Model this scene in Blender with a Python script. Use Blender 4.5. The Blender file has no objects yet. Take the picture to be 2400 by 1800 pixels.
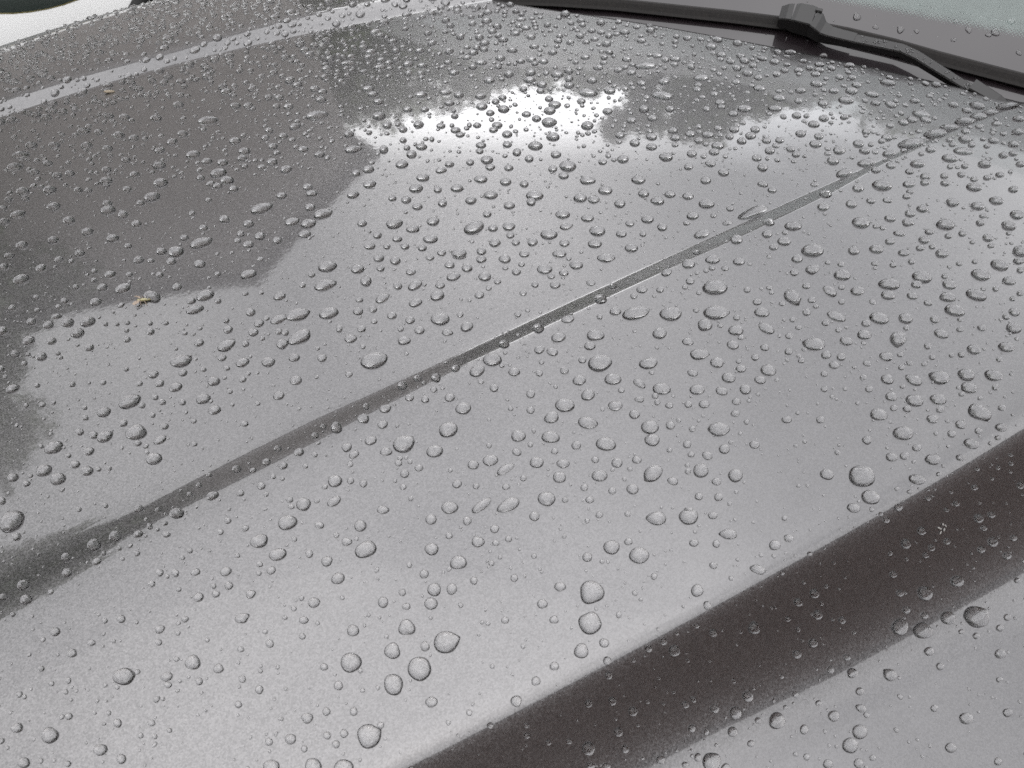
import bpy, bmesh, math, random
import numpy as np
from mathutils import Vector, Matrix

# ------------------------------------------------------------------ camera, sky, sun, exposure
sc = bpy.context.scene
PITCH, HEAD = 47.0, 56.1
cam_d = bpy.data.cameras.new('camera'); cam = bpy.data.objects.new('camera', cam_d)
sc.collection.objects.link(cam); sc.camera = cam
cam.location = (0, 0, 1.5)
cam.rotation_euler = (math.radians(90 - PITCH), 0, math.radians(HEAD - 90))
cam_d.sensor_width = 36; cam_d.lens = 36 * 1850 / 2400
cam_d.clip_start = 0.02; cam_d.clip_end = 500
cam_d.dof.use_dof = True; cam_d.dof.focus_distance = 0.86; cam_d.dof.aperture_fstop = 13.0

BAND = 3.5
SUN_EL, SUN_AZ = 58.0, 215.0          # degrees; azimuth measured from +X (rear of the car) towards +Y
w = bpy.data.worlds.new('World'); sc.world = w; w.use_nodes = True
nt = w.node_tree; nt.nodes.clear()
out = nt.nodes.new('ShaderNodeOutputWorld'); bg = nt.nodes.new('ShaderNodeBackground')
sky = nt.nodes.new('ShaderNodeTexSky'); sky.sky_type = 'NISHITA'; sky.sun_disc = False
sky.sun_elevation = math.radians(SUN_EL); sky.sun_rotation = math.radians(90 - SUN_AZ)
sky.air_density = 1.0; sky.dust_density = 4.0
tc = nt.nodes.new('ShaderNodeTexCoord')
cl = nt.nodes.new('ShaderNodeTexNoise'); cl.inputs['Scale'].default_value = 1.9; cl.inputs['Detail'].default_value = 6; cl.inputs['Roughness'].default_value = .52
cr = nt.nodes.new('ShaderNodeValToRGB')
cr.color_ramp.elements[0].position = .34; cr.color_ramp.elements[0].color = (15.5, 15.7, 16.2, 1)
cr.color_ramp.elements[1].position = .66; cr.color_ramp.elements[1].color = (26, 26, 26.3, 1)
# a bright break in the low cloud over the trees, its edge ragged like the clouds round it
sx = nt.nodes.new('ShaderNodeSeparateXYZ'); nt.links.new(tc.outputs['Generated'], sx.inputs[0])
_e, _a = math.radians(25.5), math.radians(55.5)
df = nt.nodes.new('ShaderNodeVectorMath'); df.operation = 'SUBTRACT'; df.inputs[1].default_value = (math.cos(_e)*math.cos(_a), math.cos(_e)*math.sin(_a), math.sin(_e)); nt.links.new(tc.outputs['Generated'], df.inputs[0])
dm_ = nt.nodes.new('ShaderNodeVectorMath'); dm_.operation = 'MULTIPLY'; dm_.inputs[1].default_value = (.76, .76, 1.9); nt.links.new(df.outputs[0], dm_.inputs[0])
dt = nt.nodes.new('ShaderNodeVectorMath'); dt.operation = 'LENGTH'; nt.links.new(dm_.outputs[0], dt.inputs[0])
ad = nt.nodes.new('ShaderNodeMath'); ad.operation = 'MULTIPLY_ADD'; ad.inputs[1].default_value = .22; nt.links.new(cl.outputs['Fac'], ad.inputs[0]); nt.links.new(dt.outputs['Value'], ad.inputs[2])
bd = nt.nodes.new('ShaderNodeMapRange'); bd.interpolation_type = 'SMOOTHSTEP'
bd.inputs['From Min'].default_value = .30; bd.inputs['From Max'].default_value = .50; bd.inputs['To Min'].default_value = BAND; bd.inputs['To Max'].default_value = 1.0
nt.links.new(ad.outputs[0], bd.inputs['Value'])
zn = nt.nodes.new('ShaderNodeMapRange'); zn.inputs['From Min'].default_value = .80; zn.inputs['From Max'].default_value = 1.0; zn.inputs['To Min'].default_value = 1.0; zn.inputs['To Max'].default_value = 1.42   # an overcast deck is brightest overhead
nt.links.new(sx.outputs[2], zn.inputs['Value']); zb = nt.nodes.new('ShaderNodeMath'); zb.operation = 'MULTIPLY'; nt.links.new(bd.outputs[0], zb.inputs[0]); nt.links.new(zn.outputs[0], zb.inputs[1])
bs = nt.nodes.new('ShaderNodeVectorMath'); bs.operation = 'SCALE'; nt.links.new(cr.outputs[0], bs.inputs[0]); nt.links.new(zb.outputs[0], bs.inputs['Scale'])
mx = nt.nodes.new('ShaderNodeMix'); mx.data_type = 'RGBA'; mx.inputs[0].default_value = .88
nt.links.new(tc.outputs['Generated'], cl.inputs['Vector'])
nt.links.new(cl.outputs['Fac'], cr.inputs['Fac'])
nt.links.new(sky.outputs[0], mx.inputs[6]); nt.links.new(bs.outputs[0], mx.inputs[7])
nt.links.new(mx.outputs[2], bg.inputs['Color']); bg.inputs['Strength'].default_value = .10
nt.links.new(bg.outputs[0], out.inputs['Surface'])

sun_d = bpy.data.lights.new('sun', 'SUN'); sun_d.energy = .6; sun_d.angle = math.radians(85); sun_d.color = (1, .97, .93)
sun = bpy.data.objects.new('sun', sun_d); sc.collection.objects.link(sun)
e_, a_ = math.radians(SUN_EL), math.radians(SUN_AZ)
sdir = Vector((math.cos(e_)*math.cos(a_), math.cos(e_)*math.sin(a_), math.sin(e_)))
sun.rotation_euler = sdir.to_track_quat('Z', 'Y').to_euler(); sun.location = sdir * 20

vs = sc.view_settings
vs.view_transform = 'Standard'; vs.look = 'None'; vs.gamma = 1; vs.use_curve_mapping = False
vs.exposure = 0.18
sc.render.engine = 'CYCLES'
cy = sc.cycles
cy.max_bounces = 14; cy.transmission_bounces = 12; cy.glossy_bounces = 8; cy.diffuse_bounces = 3; cy.transparent_max_bounces = 8
cy.caustics_refractive = True; cy.caustics_reflective = True; cy.blur_glossy = 0.2
cy.use_denoising = False; cy.use_adaptive_sampling = False; cy.sample_clamp_indirect = 12
random.seed(4); rng = np.random.default_rng(11)

# ------------------------------------------------------------------ helpers
C = sc.collection
def link(o, parent=None):
    C.objects.link(o)
    if parent is not None: o.parent = parent
    return o
def tag(o, label=None, cat=None, group=None, kind=None):
    if label: o['label'] = label
    if cat: o['category'] = cat
    if group: o['group'] = group
    if kind: o['kind'] = kind
    return o
def empty(name, loc=(0, 0, 0), rz=0.0, parent=None):
    o = bpy.data.objects.new(name, None); o.location = loc; o.rotation_euler = (0, 0, rz); o.empty_display_size = .1
    return link(o, parent)
def mesh_np(name, V, F, mat, parent=None, smooth=True):
    """V (k,3) floats, F (m,3) or (m,4) ints or list of lists"""
    me = bpy.data.meshes.new(name)
    V = np.ascontiguousarray(V, dtype=np.float32)
    if isinstance(F, np.ndarray):
        k = F.shape[1]; m = F.shape[0]
        me.vertices.add(len(V)); me.vertices.foreach_set('co', V.ravel())
        me.loops.add(m*k); me.loops.foreach_set('vertex_index', np.ascontiguousarray(F, dtype=np.int32).ravel())
        me.polygons.add(m); me.polygons.foreach_set('loop_start', np.arange(0, m*k, k, dtype=np.int32))
        me.update(calc_edges=True)
    else:
        me.from_pydata([tuple(map(float, v)) for v in V], [], F); me.update()
    me.polygons.foreach_set('use_smooth', np.full(len(me.polygons), smooth)); me.validate()
    me.materials.append(mat)
    o = bpy.data.objects.new(name, me)
    return link(o, parent)
def obj_bm(name, bm, mat, parent=None, smooth=False, bevel=0.0, seg=2):
    if bevel > 0:
        bmesh.ops.bevel(bm, geom=bm.edges[:], offset=bevel, segments=seg, profile=.6, affect='EDGES', clamp_overlap=True)
    bmesh.ops.recalc_face_normals(bm, faces=bm.faces[:])
    me = bpy.data.meshes.new(name); bm.to_mesh(me); bm.free()
    me.polygons.foreach_set('use_smooth', np.full(len(me.polygons), smooth))
    me.materials.append(mat)
    return link(bpy.data.objects.new(name, me), parent)
def bm_box(bm, lo, hi):
    r = bmesh.ops.create_cube(bm, size=1)
    for v in r['verts']:
        v.co = Vector([lo[i] + (v.co[i]+.5)*(hi[i]-lo[i]) for i in range(3)])
    return r['verts']
def box(name, lo, hi, mat, parent=None, bevel=0.0):
    bm = bmesh.new(); bm_box(bm, lo, hi); return obj_bm(name, bm, mat, parent, bevel=bevel)
def grid_faces(nu, nv, wrap_u=False):
    i = np.arange(nu if wrap_u else nu-1)[:, None]; j = np.arange(nv-1)[None, :]
    i2 = (i+1) % nu
    return np.stack([i*nv+j+0*j, i2*nv+j, i2*nv+j+1, i*nv+j+1], -1).reshape(-1, 4)

# ------------------------------------------------------------------ materials
def mat(name, col=(.5, .5, .5), rough=.5, metal=0.0, coat=0.0, coat_rough=.03, spec=.5):
    m = bpy.data.materials.new(name); m.use_nodes = True
    b = m.node_tree.nodes['Principled BSDF']
    b.inputs['Base Color'].default_value = (*col, 1); b.inputs['Roughness'].default_value = rough
    b.inputs['Metallic'].default_value = metal; b.inputs['Coat Weight'].default_value = coat
    b.inputs['Coat Roughness'].default_value = coat_rough; b.inputs['Specular IOR Level'].default_value = spec
    return m
def noisy(m, scale, lo, hi, rough=None, bump=0.0, detail=5, dist=.002):
    t = m.node_tree; b = t.nodes['Principled BSDF']
    c = t.nodes.new('ShaderNodeTexCoord'); n = t.nodes.new('ShaderNodeTexNoise')
    n.inputs['Scale'].default_value = scale; n.inputs['Detail'].default_value = detail
    t.links.new(c.outputs['Object'], n.inputs['Vector'])
    r = t.nodes.new('ShaderNodeValToRGB'); r.color_ramp.elements[0].color = (*lo, 1); r.color_ramp.elements[1].color = (*hi, 1)
    r.color_ramp.elements[0].position = .3; r.color_ramp.elements[1].position = .7
    t.links.new(n.outputs['Fac'], r.inputs['Fac']); t.links.new(r.outputs[0], b.inputs['Base Color'])
    if rough:
        q = t.nodes.new('ShaderNodeMapRange'); q.inputs['To Min'].default_value = rough[0]; q.inputs['To Max'].default_value = rough[1]
        t.links.new(n.outputs['Fac'], q.inputs['Value']); t.links.new(q.outputs[0], b.inputs['Roughness'])
    if bump:
        u = t.nodes.new('ShaderNodeBump'); u.inputs['Strength'].default_value = bump; u.inputs['Distance'].default_value = dist
        t.links.new(n.outputs['Fac'], u.inputs['Height']); t.links.new(u.outputs[0], b.inputs['Normal'])
    return m

def paint_material():
    m = mat('grey_metallic_paint', (.13, .128, .131), .36, .92, 1.0, .048)
    t = m.node_tree; b = t.nodes['Principled BSDF']; N = t.nodes.new; L = t.links.new
    b.inputs['Coat IOR'].default_value = 1.6
    tc = N('ShaderNodeTexCoord')
    v = N('ShaderNodeTexVoronoi'); v.inputs['Scale'].default_value = 950; L(tc.outputs['Object'], v.inputs['Vector'])
    sep = N('ShaderNodeSeparateColor'); L(v.outputs['Color'], sep.inputs[0])
    fl = N('ShaderNodeMapRange'); fl.inputs['To Min'].default_value = .80; fl.inputs['To Max'].default_value = 1.22
    L(sep.outputs[0], fl.inputs['Value'])
    big = N('ShaderNodeTexNoise'); big.inputs['Scale'].default_value = 3.5; big.inputs['Detail'].default_value = 4; L(tc.outputs['Object'], big.inputs['Vector'])
    bg_ = N('ShaderNodeMapRange'); bg_.inputs['To Min'].default_value = .95; bg_.inputs['To Max'].default_value = 1.05; L(big.outputs['Fac'], bg_.inputs['Value'])
    mul = N('ShaderNodeMath'); mul.operation = 'MULTIPLY'; L(fl.outputs[0], mul.inputs[0]); L(bg_.outputs[0], mul.inputs[1])
    col = N('ShaderNodeVectorMath'); col.operation = 'SCALE'; col.inputs[0].default_value = PAINT; L(mul.outputs[0], col.inputs['Scale'])
    # faint dried dust specks
    ds = N('ShaderNodeTexNoise'); ds.inputs['Scale'].default_value = 420; ds.inputs['Detail'].default_value = 3; L(tc.outputs['Object'], ds.inputs['Vector'])
    dr = N('ShaderNodeMapRange'); dr.inputs['From Min'].default_value = .74; dr.inputs['From Max'].default_value = .82; dr.inputs['To Max'].default_value = .5
    L(ds.outputs['Fac'], dr.inputs['Value'])
    dm = N('ShaderNodeMix'); dm.data_type = 'RGBA'; L(dr.outputs[0], dm.inputs[0]); L(col.outputs[0], dm.inputs[6]); dm.inputs[7].default_value = (.4, .39, .37, 1)
    L(dm.outputs[2], b.inputs['Base Color'])
    # flakes tilt a little, orange peel in the clear coat
    vm = N('ShaderNodeVectorMath'); vm.operation = 'SUBTRACT'; L(v.outputs['Color'], vm.inputs[0]); vm.inputs[1].default_value = (.5, .5, .5)
    vs_ = N('ShaderNodeVectorMath'); vs_.operation = 'SCALE'; L(vm.outputs[0], vs_.inputs[0]); vs_.inputs['Scale'].default_value = .11
    g = N('ShaderNodeNewGeometry'); va = N('ShaderNodeVectorMath'); L(g.outputs['Normal'], va.inputs[0]); L(vs_.outputs[0], va.inputs[1])
    vn = N('ShaderNodeVectorMath'); vn.operation = 'NORMALIZE'; L(va.outputs[0], vn.inputs[0]); L(vn.outputs[0], b.inputs['Normal'])
    op = N('ShaderNodeTexNoise'); op.inputs['Scale'].default_value = 160; op.inputs['Detail'].default_value = 1; L(tc.outputs['Object'], op.inputs['Vector'])
    bu = N('ShaderNodeBump'); bu.inputs['Strength'].default_value = .05; bu.inputs['Distance'].default_value = .0005; L(op.outputs['Fac'], bu.inputs['Height']); L(bu.outputs[0], b.inputs['Coat Normal'])
    return m
PAINT = (.1225, .1185, .1195)
M_PAINT = paint_material()
M_WATER = bpy.data.materials.new('rain_water'); M_WATER.use_nodes = True
_t = M_WATER.node_tree; _t.nodes.clear(); _o = _t.nodes.new('ShaderNodeOutputMaterial'); _g = _t.nodes.new('ShaderNodeBsdfGlass')
_g.inputs['IOR'].default_value = 1.333; _g.inputs['Roughness'].default_value = 0.0; _g.inputs['Color'].default_value = (1, 1, 1, 1); _t.links.new(_g.outputs[0], _o.inputs['Surface'])
M_RUBBER = noisy(mat('black_wiper_plastic', (.02, .02, .02), .5, spec=.5), 300, (.004, .0037, .0037), (.011, .0098, .0098), (.32, .52), .15, dist=.0004)
M_LIP = mat('black_rubber', (.008, .008, .008), .55)
M_ASPHALT = noisy(mat('asphalt', (.05, .05, .05), .9), 60, (.035, .035, .035), (.075, .073, .07), None, .5, dist=.01)
M_WHITE = noisy(mat('white_car_paint', (.8, .8, .8), .35, coat=1), 2, (.78, .78, .77), (.82, .82, .81))
M_DARKGLASS = mat('dark_lamp_glass', (.03, .04, .035), .08, coat=1)
M_TYRE = noisy(mat('tyre_rubber', (.02, .02, .02), .8), 40, (.015, .015, .015), (.03, .03, .03))
M_RIM = mat('alloy_rim', (.5, .5, .5), .35, .9)
M_BRICK = noisy(mat('dull_brown_brick', (.1, .08, .07), .85), 6, (.33, .305, .29), (.43, .40, .38))
M_TIMBER = noisy(mat('brown_stained_timber', (.05, .035, .03), .8), 9, (.14, .088, .074), (.20, .125, .105))
M_ROOF = noisy(mat('dark_roof_tile', (.06, .06, .06), .8), 7, (.05, .05, .052), (.08, .078, .078))
M_PANE = mat('window_pane', (.03, .035, .04), .05, spec=.6)
M_FRAME = mat('white_window_frame', (.7, .7, .7), .5)
M_BARK = noisy(mat('bark', (.06, .05, .04), .9), 8, (.04, .033, .027), (.09, .075, .06))

# ---- shape of the bonnet: a height field over the plan of the car (s = rearwards, n = across, metres) ----
def sp(x, e): return 0.5*(x+np.sqrt(x*x+e*e))
def line_A(s): return 0.0436*s*s-0.0799*s+0.4983
def line_B(s): return 0.0917*s*s-0.1738*s+0.1999
def line_C(s): return -0.064*s*s-0.2003*s+1.3054
def line_E(s): return 1.635-0.20*s
_As=[-.8,-.3,-.16,-.05,.05,.13,.25,.4,.62,.75,.85,.95,1.3]
_Aw=[.042,.039,.035,.031,.027,.024,.022,.021,.020,.016,.007,.004,.004]
_Ae=[.034,.030,.026,.020,.014,.009,.0050,.0016,.0012,.0012,.0010,.001,.001]
_At=[.41,.41,.41,.40,.40,.39,.38,.35,.31,.29,.29,.29,.29]
def hood_z(s, n):
    s=np.asarray(s,float); n=np.asarray(n,float)
    z=1.0-(s-0.7)**2/12.0-(n-0.85)**2/10.0
    w=np.interp(s,_As,_Aw); e=np.interp(s,_As,_Ae); a=line_A(s)
    z=z-np.interp(s,_As,_At)*(sp(n-(a-w),e)-sp(n-a,e))
    c=line_C(s)
    z=z+0.37*(sp(n-c,.006)-sp(n-c-.044,.026))
    x=line_E(s)
    z=z-1.6*sp(n-x,.010)
    t=line_B(s)-n
    t1=.012; t2=.120+.07*np.clip(s-.25,0,1)
    u=np.clip((t-t1)/(t2-t1),0,1)
    I=(t2-t1)*(u**3-u**4/2)+np.clip(t-t2,0,None)
    z=z-(1.00+.14*np.clip((s-.05)/.35,0,1))*(sp(t,.006+.020*np.clip(s-.34,0,.5))-I)
    z=z-2.2*sp(-0.26-n,.03)
    z=z-1.2*sp(-0.62-s,.08)
    return z
def hood_n(s,n,h=4e-4):
    zs=(hood_z(s+h,n)-hood_z(s-h,n))/(2*h); zn=(hood_z(s,n+h)-hood_z(s,n-h))/(2*h)
    v=np.stack([-zs,-zn,np.ones_like(zs)],-1); return v/np.linalg.norm(v,axis=-1,keepdims=True)

# ------------------------------------------------------------------ ground
gx = mesh_np('ground', np.array([[-150, -150, 0], [150, -150, 0], [150, 150, 0], [-150, 150, 0]]), np.array([[0, 1, 2, 3]]), M_ASPHALT, smooth=False)
tag(gx, 'dark asphalt ground under the parked cars', None, None, 'structure')

# ------------------------------------------------------------------ the grey car: hood
car = empty('grey_car', (.3, .65, 0))
tag(car, 'grey metallic car with raindrops all over its creased hood', 'car')
CAR_INV = Matrix.Translation((-.3, -.65, 0))
def carpart(o):
    o.parent = car; o.matrix_parent_inverse = CAR_INV; return o

def rear_edge(n):
    n = np.asarray(n, float)
    return .1416*n*n - .912*n + 1.5601 + 1.25*np.clip(n-1.02, 0, None)**2 + .35*np.clip(.38-n, 0, None)
def knots(s):
    b, a, c, e = line_B(s), line_A(s), line_C(s), line_E(s)
    return b, a, c, e
# rows across the car follow the creases: (offset kind, spacing)
def row_table():
    rows = []
    def seg(k0, o0, k1, o1, n):
        for i in range(n): rows.append((k0, o0, k1, o1, i/n))
    F = 9  # fixed marker
    seg('f', -.60, 'f', -.34, 16); seg('f', -.34, 'f', -.20, 26); seg('f', -.20, 'b', -.15, 20); seg('b', -.15, 'b', -.02, 60); seg('b', -.02, 'b', .025, 44)
    seg('b', .025, 'a', -.09, 40); seg('a', -.09, 'a', -.025, 26); seg('a', -.025, 'a', .008, 50); seg('a', .008, 'a', .05, 20)
    seg('a', .05, 'c', -.04, 90); seg('c', -.04, 'c', .075, 70); seg('c', .075, 'e', -.03, 30); seg('e', -.03, 'e', .03, 30); seg('e', .03, 'e', .28, 12)
    rows.append(('e', .03, 'e', .28, 1.0))
    return rows
ROWS = row_table()
NS = 330
def rows_n(s):
    """s (R, NS) -> n (R, NS)"""
    K = {'f': 0*s, 'b': line_B(s), 'a': line_A(s), 'c': line_C(s), 'e': line_E(s)}
    n = np.empty_like(s)
    for i, (k0, o0, k1, o1, f) in enumerate(ROWS):
        n[i] = (K[k0][i]+o0)*(1-f) + (K[k1][i]+o1)*f
    return n
v_ = np.linspace(0, 1, NS)
S = np.tile(np.linspace(-1.0, 1.0, NS), (len(ROWS), 1)); Nn = rows_n(S)
for _ in range(6):
    S = -1.0 + v_[None, :]*(rear_edge(Nn)+1.0); Nn = rows_n(S)
Z = hood_z(S, Nn)
# folded rear lip
lipS = [S[:, -1:]+.0015, S[:, -1:]+.0025, S[:, -1:]+.0015, S[:, -1:]-.03]; lipZ = [Z[:, -1:]-.0012, Z[:, -1:]-.004, Z[:, -1:]-.009, Z[:, -1:]-.016]
S2 = np.concatenate([S]+lipS, 1); N2 = np.concatenate([Nn]+[Nn[:, -1:]]*4, 1); Z2 = np.concatenate([Z]+lipZ, 1)
V = np.stack([S2, N2, Z2], -1).reshape(-1, 3)
hood = mesh_np('hood', V, grid_faces(len(ROWS), NS+4)[:, ::-1], M_PAINT)
carpart(hood)

# ------------------------------------------------------------------ windshield, wiper
GO = np.array([1.1750000, 0.4750000, 0.9450000]); GB = np.array([-0.5574807, 0.8292275, 0.0399628]); GU = np.array([0.6847088, 0.4320352, 0.5869578]); GN = np.array([-0.4694562, -0.3545805, 0.8086307])
def G(a, b, h): return GO + GB*a + GU*b + GN*h
def glass_sheet(a0, a1, b0, b1, h, na=30, nb=14):
    A, B = np.meshgrid(np.linspace(a0, a1, na), np.linspace(b0, b1, nb), indexing='ij')
    bow = -.02*((A-.55)/.6)**2*0 - .0*B
    P = GO + A[..., None]*GB + B[..., None]*GU + (h+bow)[..., None]*GN
    return P.reshape(-1, 3), grid_faces(na, nb)[:, ::-1]
def glass_material():
    m = bpy.data.materials.new('tinted_windshield_glass'); m.use_nodes = True; t = m.node_tree; t.nodes.clear(); N = t.nodes.new; L = t.links.new
    o = N('ShaderNodeOutputMaterial'); mi = N('ShaderNodeMixShader'); tr = N('ShaderNodeBsdfTransparent'); tr.inputs[0].default_value = (.84, .88, .87, 1)
    gl = N('ShaderNodeBsdfGlossy'); gl.inputs['Roughness'].default_value = .06; f = N('ShaderNodeFresnel'); f.inputs['IOR'].default_value = 1.40
    L(f.outputs[0], mi.inputs[0]); L(tr.outputs[0], mi.inputs[1]); L(gl.outputs[0], mi.inputs[2]); L(mi.outputs[0], o.inputs['Surface']); return m
def frit_material():
    m = mat('black_enamel_frit', (.014, .010, .012), .4, coat=1, coat_rough=.05, spec=.2); t = m.node_tree; b = t.nodes['Principled BSDF']; N = t.nodes.new; L = t.links.new
    # halftone dots printed along the upper border, in the glass's own plane (u across, v up)
    uv = N('ShaderNodeUVMap'); sep = N('ShaderNodeSeparateXYZ'); L(uv.outputs[0], sep.inputs[0])
    sc_ = N('ShaderNodeVectorMath'); sc_.operation = 'SCALE'; L(uv.outputs[0], sc_.inputs[0]); sc_.inputs['Scale'].default_value = 1/.0037
    rot = N('ShaderNodeVectorRotate'); rot.rotation_type = 'Z_AXIS'; rot.inputs['Angle'].default_value = math.radians(45); L(sc_.outputs[0], rot.inputs['Vector'])
    fr = N('ShaderNodeVectorMath'); fr.operation = 'FRACTION'; L(rot.outputs[0], fr.inputs[0])
    su = N('ShaderNodeVectorMath'); su.operation = 'SUBTRACT'; L(fr.outputs[0], su.inputs[0]); su.inputs[1].default_value = (.5, .5, 0)
    ln = N('ShaderNodeVectorMath'); ln.operation = 'LENGTH'; L(su.outputs[0], ln.inputs[0])
    mr = N('ShaderNodeMapRange'); mr.inputs['From Min'].default_value = 0.103; mr.inputs['From Max'].default_value = 0.127; mr.inputs['To Min'].default_value = .78; mr.inputs['To Max'].default_value = .0
    L(sep.outputs[1], mr.inputs['Value'])
    lt = N('ShaderNodeMath'); lt.operation = 'LESS_THAN'; L(ln.outputs['Value'], lt.inputs[0]); L(mr.outputs[0], lt.inputs[1])
    L(lt.outputs[0], b.inputs['Alpha']); return m
M_GLASS = glass_material(); M_FRIT = frit_material()
M_DASH = noisy(mat('pale_dashboard_shade', (.5, .53, .51), .7), 60, (.20, .212, .21), (.235, .25, .247))
Vg, Fg = glass_sheet(-.55, 1.15, -.09, .75, 0.0)
ws = mesh_np('windshield', Vg, Fg, M_GLASS, smooth=False); carpart(ws)
Vf, Ff = glass_sheet(-.55, 1.15, -.09, 0.130, +.0004, 30, 10)
fr_o = mesh_np('frit_band', Vf, Ff, M_FRIT, smooth=False)
uvl = fr_o.data.uv_layers.new(name='plane')
for lp in fr_o.data.loops:
    p = np.array(fr_o.data.vertices[lp.vertex_index].co) - GO; uvl.data[lp.index].uv = (p @ GB, p @ GU + .006*(p @ GB)*0)
fr_o.parent = ws
Vd, Fd = glass_sheet(-.55, 1.15, .06, .80, -.07, 12, 8)
carpart(mesh_np('dashboard_shade', Vd, Fd, M_DASH, smooth=False))

def sweep(name, path, prof, matl, parent, bevel=0.0, straight=False):
    """path: list of (a,b,h) in the windshield frame; prof: per-station list of (across, up) points (list of lists, or one list)"""
    path = np.array(path, float); k = len(path)
    if not isinstance(prof[0][0], (list, tuple)): prof = [prof]*k
    bm = bmesh.new(); rings = []
    for i in range(k):
        t = path[min(i+1, k-1)] - path[max(i-1, 0)]; t = (path[-1]-path[0]) if straight else t; t = t*np.array([1, 1, 0]); t /= np.linalg.norm(t)
        sd = np.array([-t[1], t[0], 0])
        ring = []
        for (x, y) in prof[i]:
            q = path[i] + sd*x + np.array([0, 0, y]); ring.append(bm.verts.new(G(*q)))
        rings.append(ring)
    m = len(rings[0])
    for i in range(k-1):
        for j in range(m):
            bm.faces.new((rings[i][j], rings[i][(j+1) % m], rings[i+1][(j+1) % m], rings[i+1][j]))
    bm.faces.new(rings[0][::-1]); bm.faces.new(rings[-1])
    return obj_bm(name, bm, matl, parent, bevel=bevel)
wa = empty('wiper_arm', (0, 0, 0)); carpart(wa)
def rect(wd, up, dn, cr=.0015): return [(-wd/2, -dn), (wd/2, -dn), (wd/2, up-cr), (wd/2-cr, up), (-wd/2+cr, up), (-wd/2, up-cr)]
# arm: path runs from the pivot cover (right) to the connector (left)
arm_path = [(0.0498, -0.0036, 0.0300), (0.0751, 0.0051, 0.0310), (0.1104, 0.0178, 0.0330), (0.1486, 0.0319, 0.0350), (0.1706, 0.0376, 0.0350), (0.2174, 0.0382, 0.0350), (0.2621, 0.0383, 0.0350)]
sweep('arm_rod', arm_path, [rect(.0125, 0, .012), rect(.0125, 0, .012), rect(.013, 0, .012), rect(.0138, 0, .012), rect(.014, 0, .0125), rect(.014, 0, .013), rect(.014, 0, .013)], M_RUBBER, wa)
sweep('pivot_cover', [(-0.0316, -0.0330, 0.0200), (-0.0049, -0.0194, 0.0260), (0.0296, -0.0071, 0.0335), (0.0661, 0.0065, 0.0345)], [rect(.006, 0, .010), rect(.010, 0, .014), rect(.015, 0, .016), rect(.018, 0, .017)], M_RUBBER, wa)
sweep('arm_socket', [(0.2363, 0.0386, 0.0360), (0.2562, 0.0390, 0.0368), (0.2721, 0.0397, 0.0375), (0.2840, 0.0422, 0.0390), (0.2919, 0.0472, 0.0435), (0.2999, 0.0509, 0.0450)], [rect(.0160, 0, .016), rect(.0165, 0, .018), rect(.0175, 0, .020), rect(.021, 0, .022), rect(.027, 0, .026), rect(.029, 0, .027)], M_RUBBER, wa, straight=True)
sweep('connector', [(0.3009, 0.0531, 0.0450), (0.3078, 0.0540, 0.0450), (0.3247, 0.0548, 0.0445), (0.3306, 0.0547, 0.0435)], [rect(.030, 0, .030), rect(.031, 0, .030), rect(.030, 0, .029), rect(.028, -.001, .027)], M_RUBBER, wa, straight=True)
sweep('connector_clip', [(0.3321, 0.0548, 0.0425), (0.3395, 0.0548, 0.0410), (0.3495, 0.0539, 0.0360)], [rect(.027, 0, .025), rect(.026, 0, .023), rect(.022, 0, .018)], M_RUBBER, wa, straight=True)
sweep('release_tab', [(0.2919, 0.0623, 0.0475), (0.3018, 0.0627, 0.0473)], [rect(.006, 0, .006), rect(.006, 0, .006)], M_RUBBER, wa)
M_BLADE = noisy(mat('dull_blade_rubber', (.012, .011, .011), .6, spec=.2), 250, (.009, .008, .008), (.02, .018, .017), (.45, .8))
wb = empty('wiper_blade', (0, 0, 0)); carpart(wb)
bl_path = [(-0.2180, 0.0268, 0.0000), (-0.0980, 0.0352, 0.0000), (0.0018, 0.0419, 0.0000), (0.0615, 0.0458, 0.0000), (0.1192, 0.0498, 0.0000), (0.1809, 0.0555, 0.0000), (0.2503, 0.0586, 0.0000), (0.2999, 0.0582, 0.0000), (0.3395, 0.0560, 0.0000), (0.4190, 0.0498, 0.0000), (0.4986, 0.0419, 0.0000), (0.5985, 0.0321, 0.0000), (0.6989, 0.0179, 0.0000), (0.8000, 0.0000, 0.0000)]
sweep('spoiler', bl_path, [(-.0105, .0075), (.0080, .0075), (.0090, .0105), (.0068, .0150), (.0035, .0165), (.000, .0150), (-.0065, .0112), (-.0105, .0096)], M_BLADE, wb)
sweep('rubber_lip', bl_path, [(-.0015, .0006), (.0015, .0006), (.003, .0078), (-.003, .0078)], M_LIP, wb)

# ------------------------------------------------------------------ white car beyond (front corner shows over the far edge of the hood)
wc = empty('white_car', (1.6, 3.15, 0)); tag(wc, 'white car parked beyond the grey hood, front corner with headlight', 'car')
WINV = Matrix.Translation((-1.6, -3.15, 0))
def wpart(o, parent=None):
    if parent is None: o.parent = wc; o.matrix_parent_inverse = WINV
    else: o.parent = parent
    return o
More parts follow.
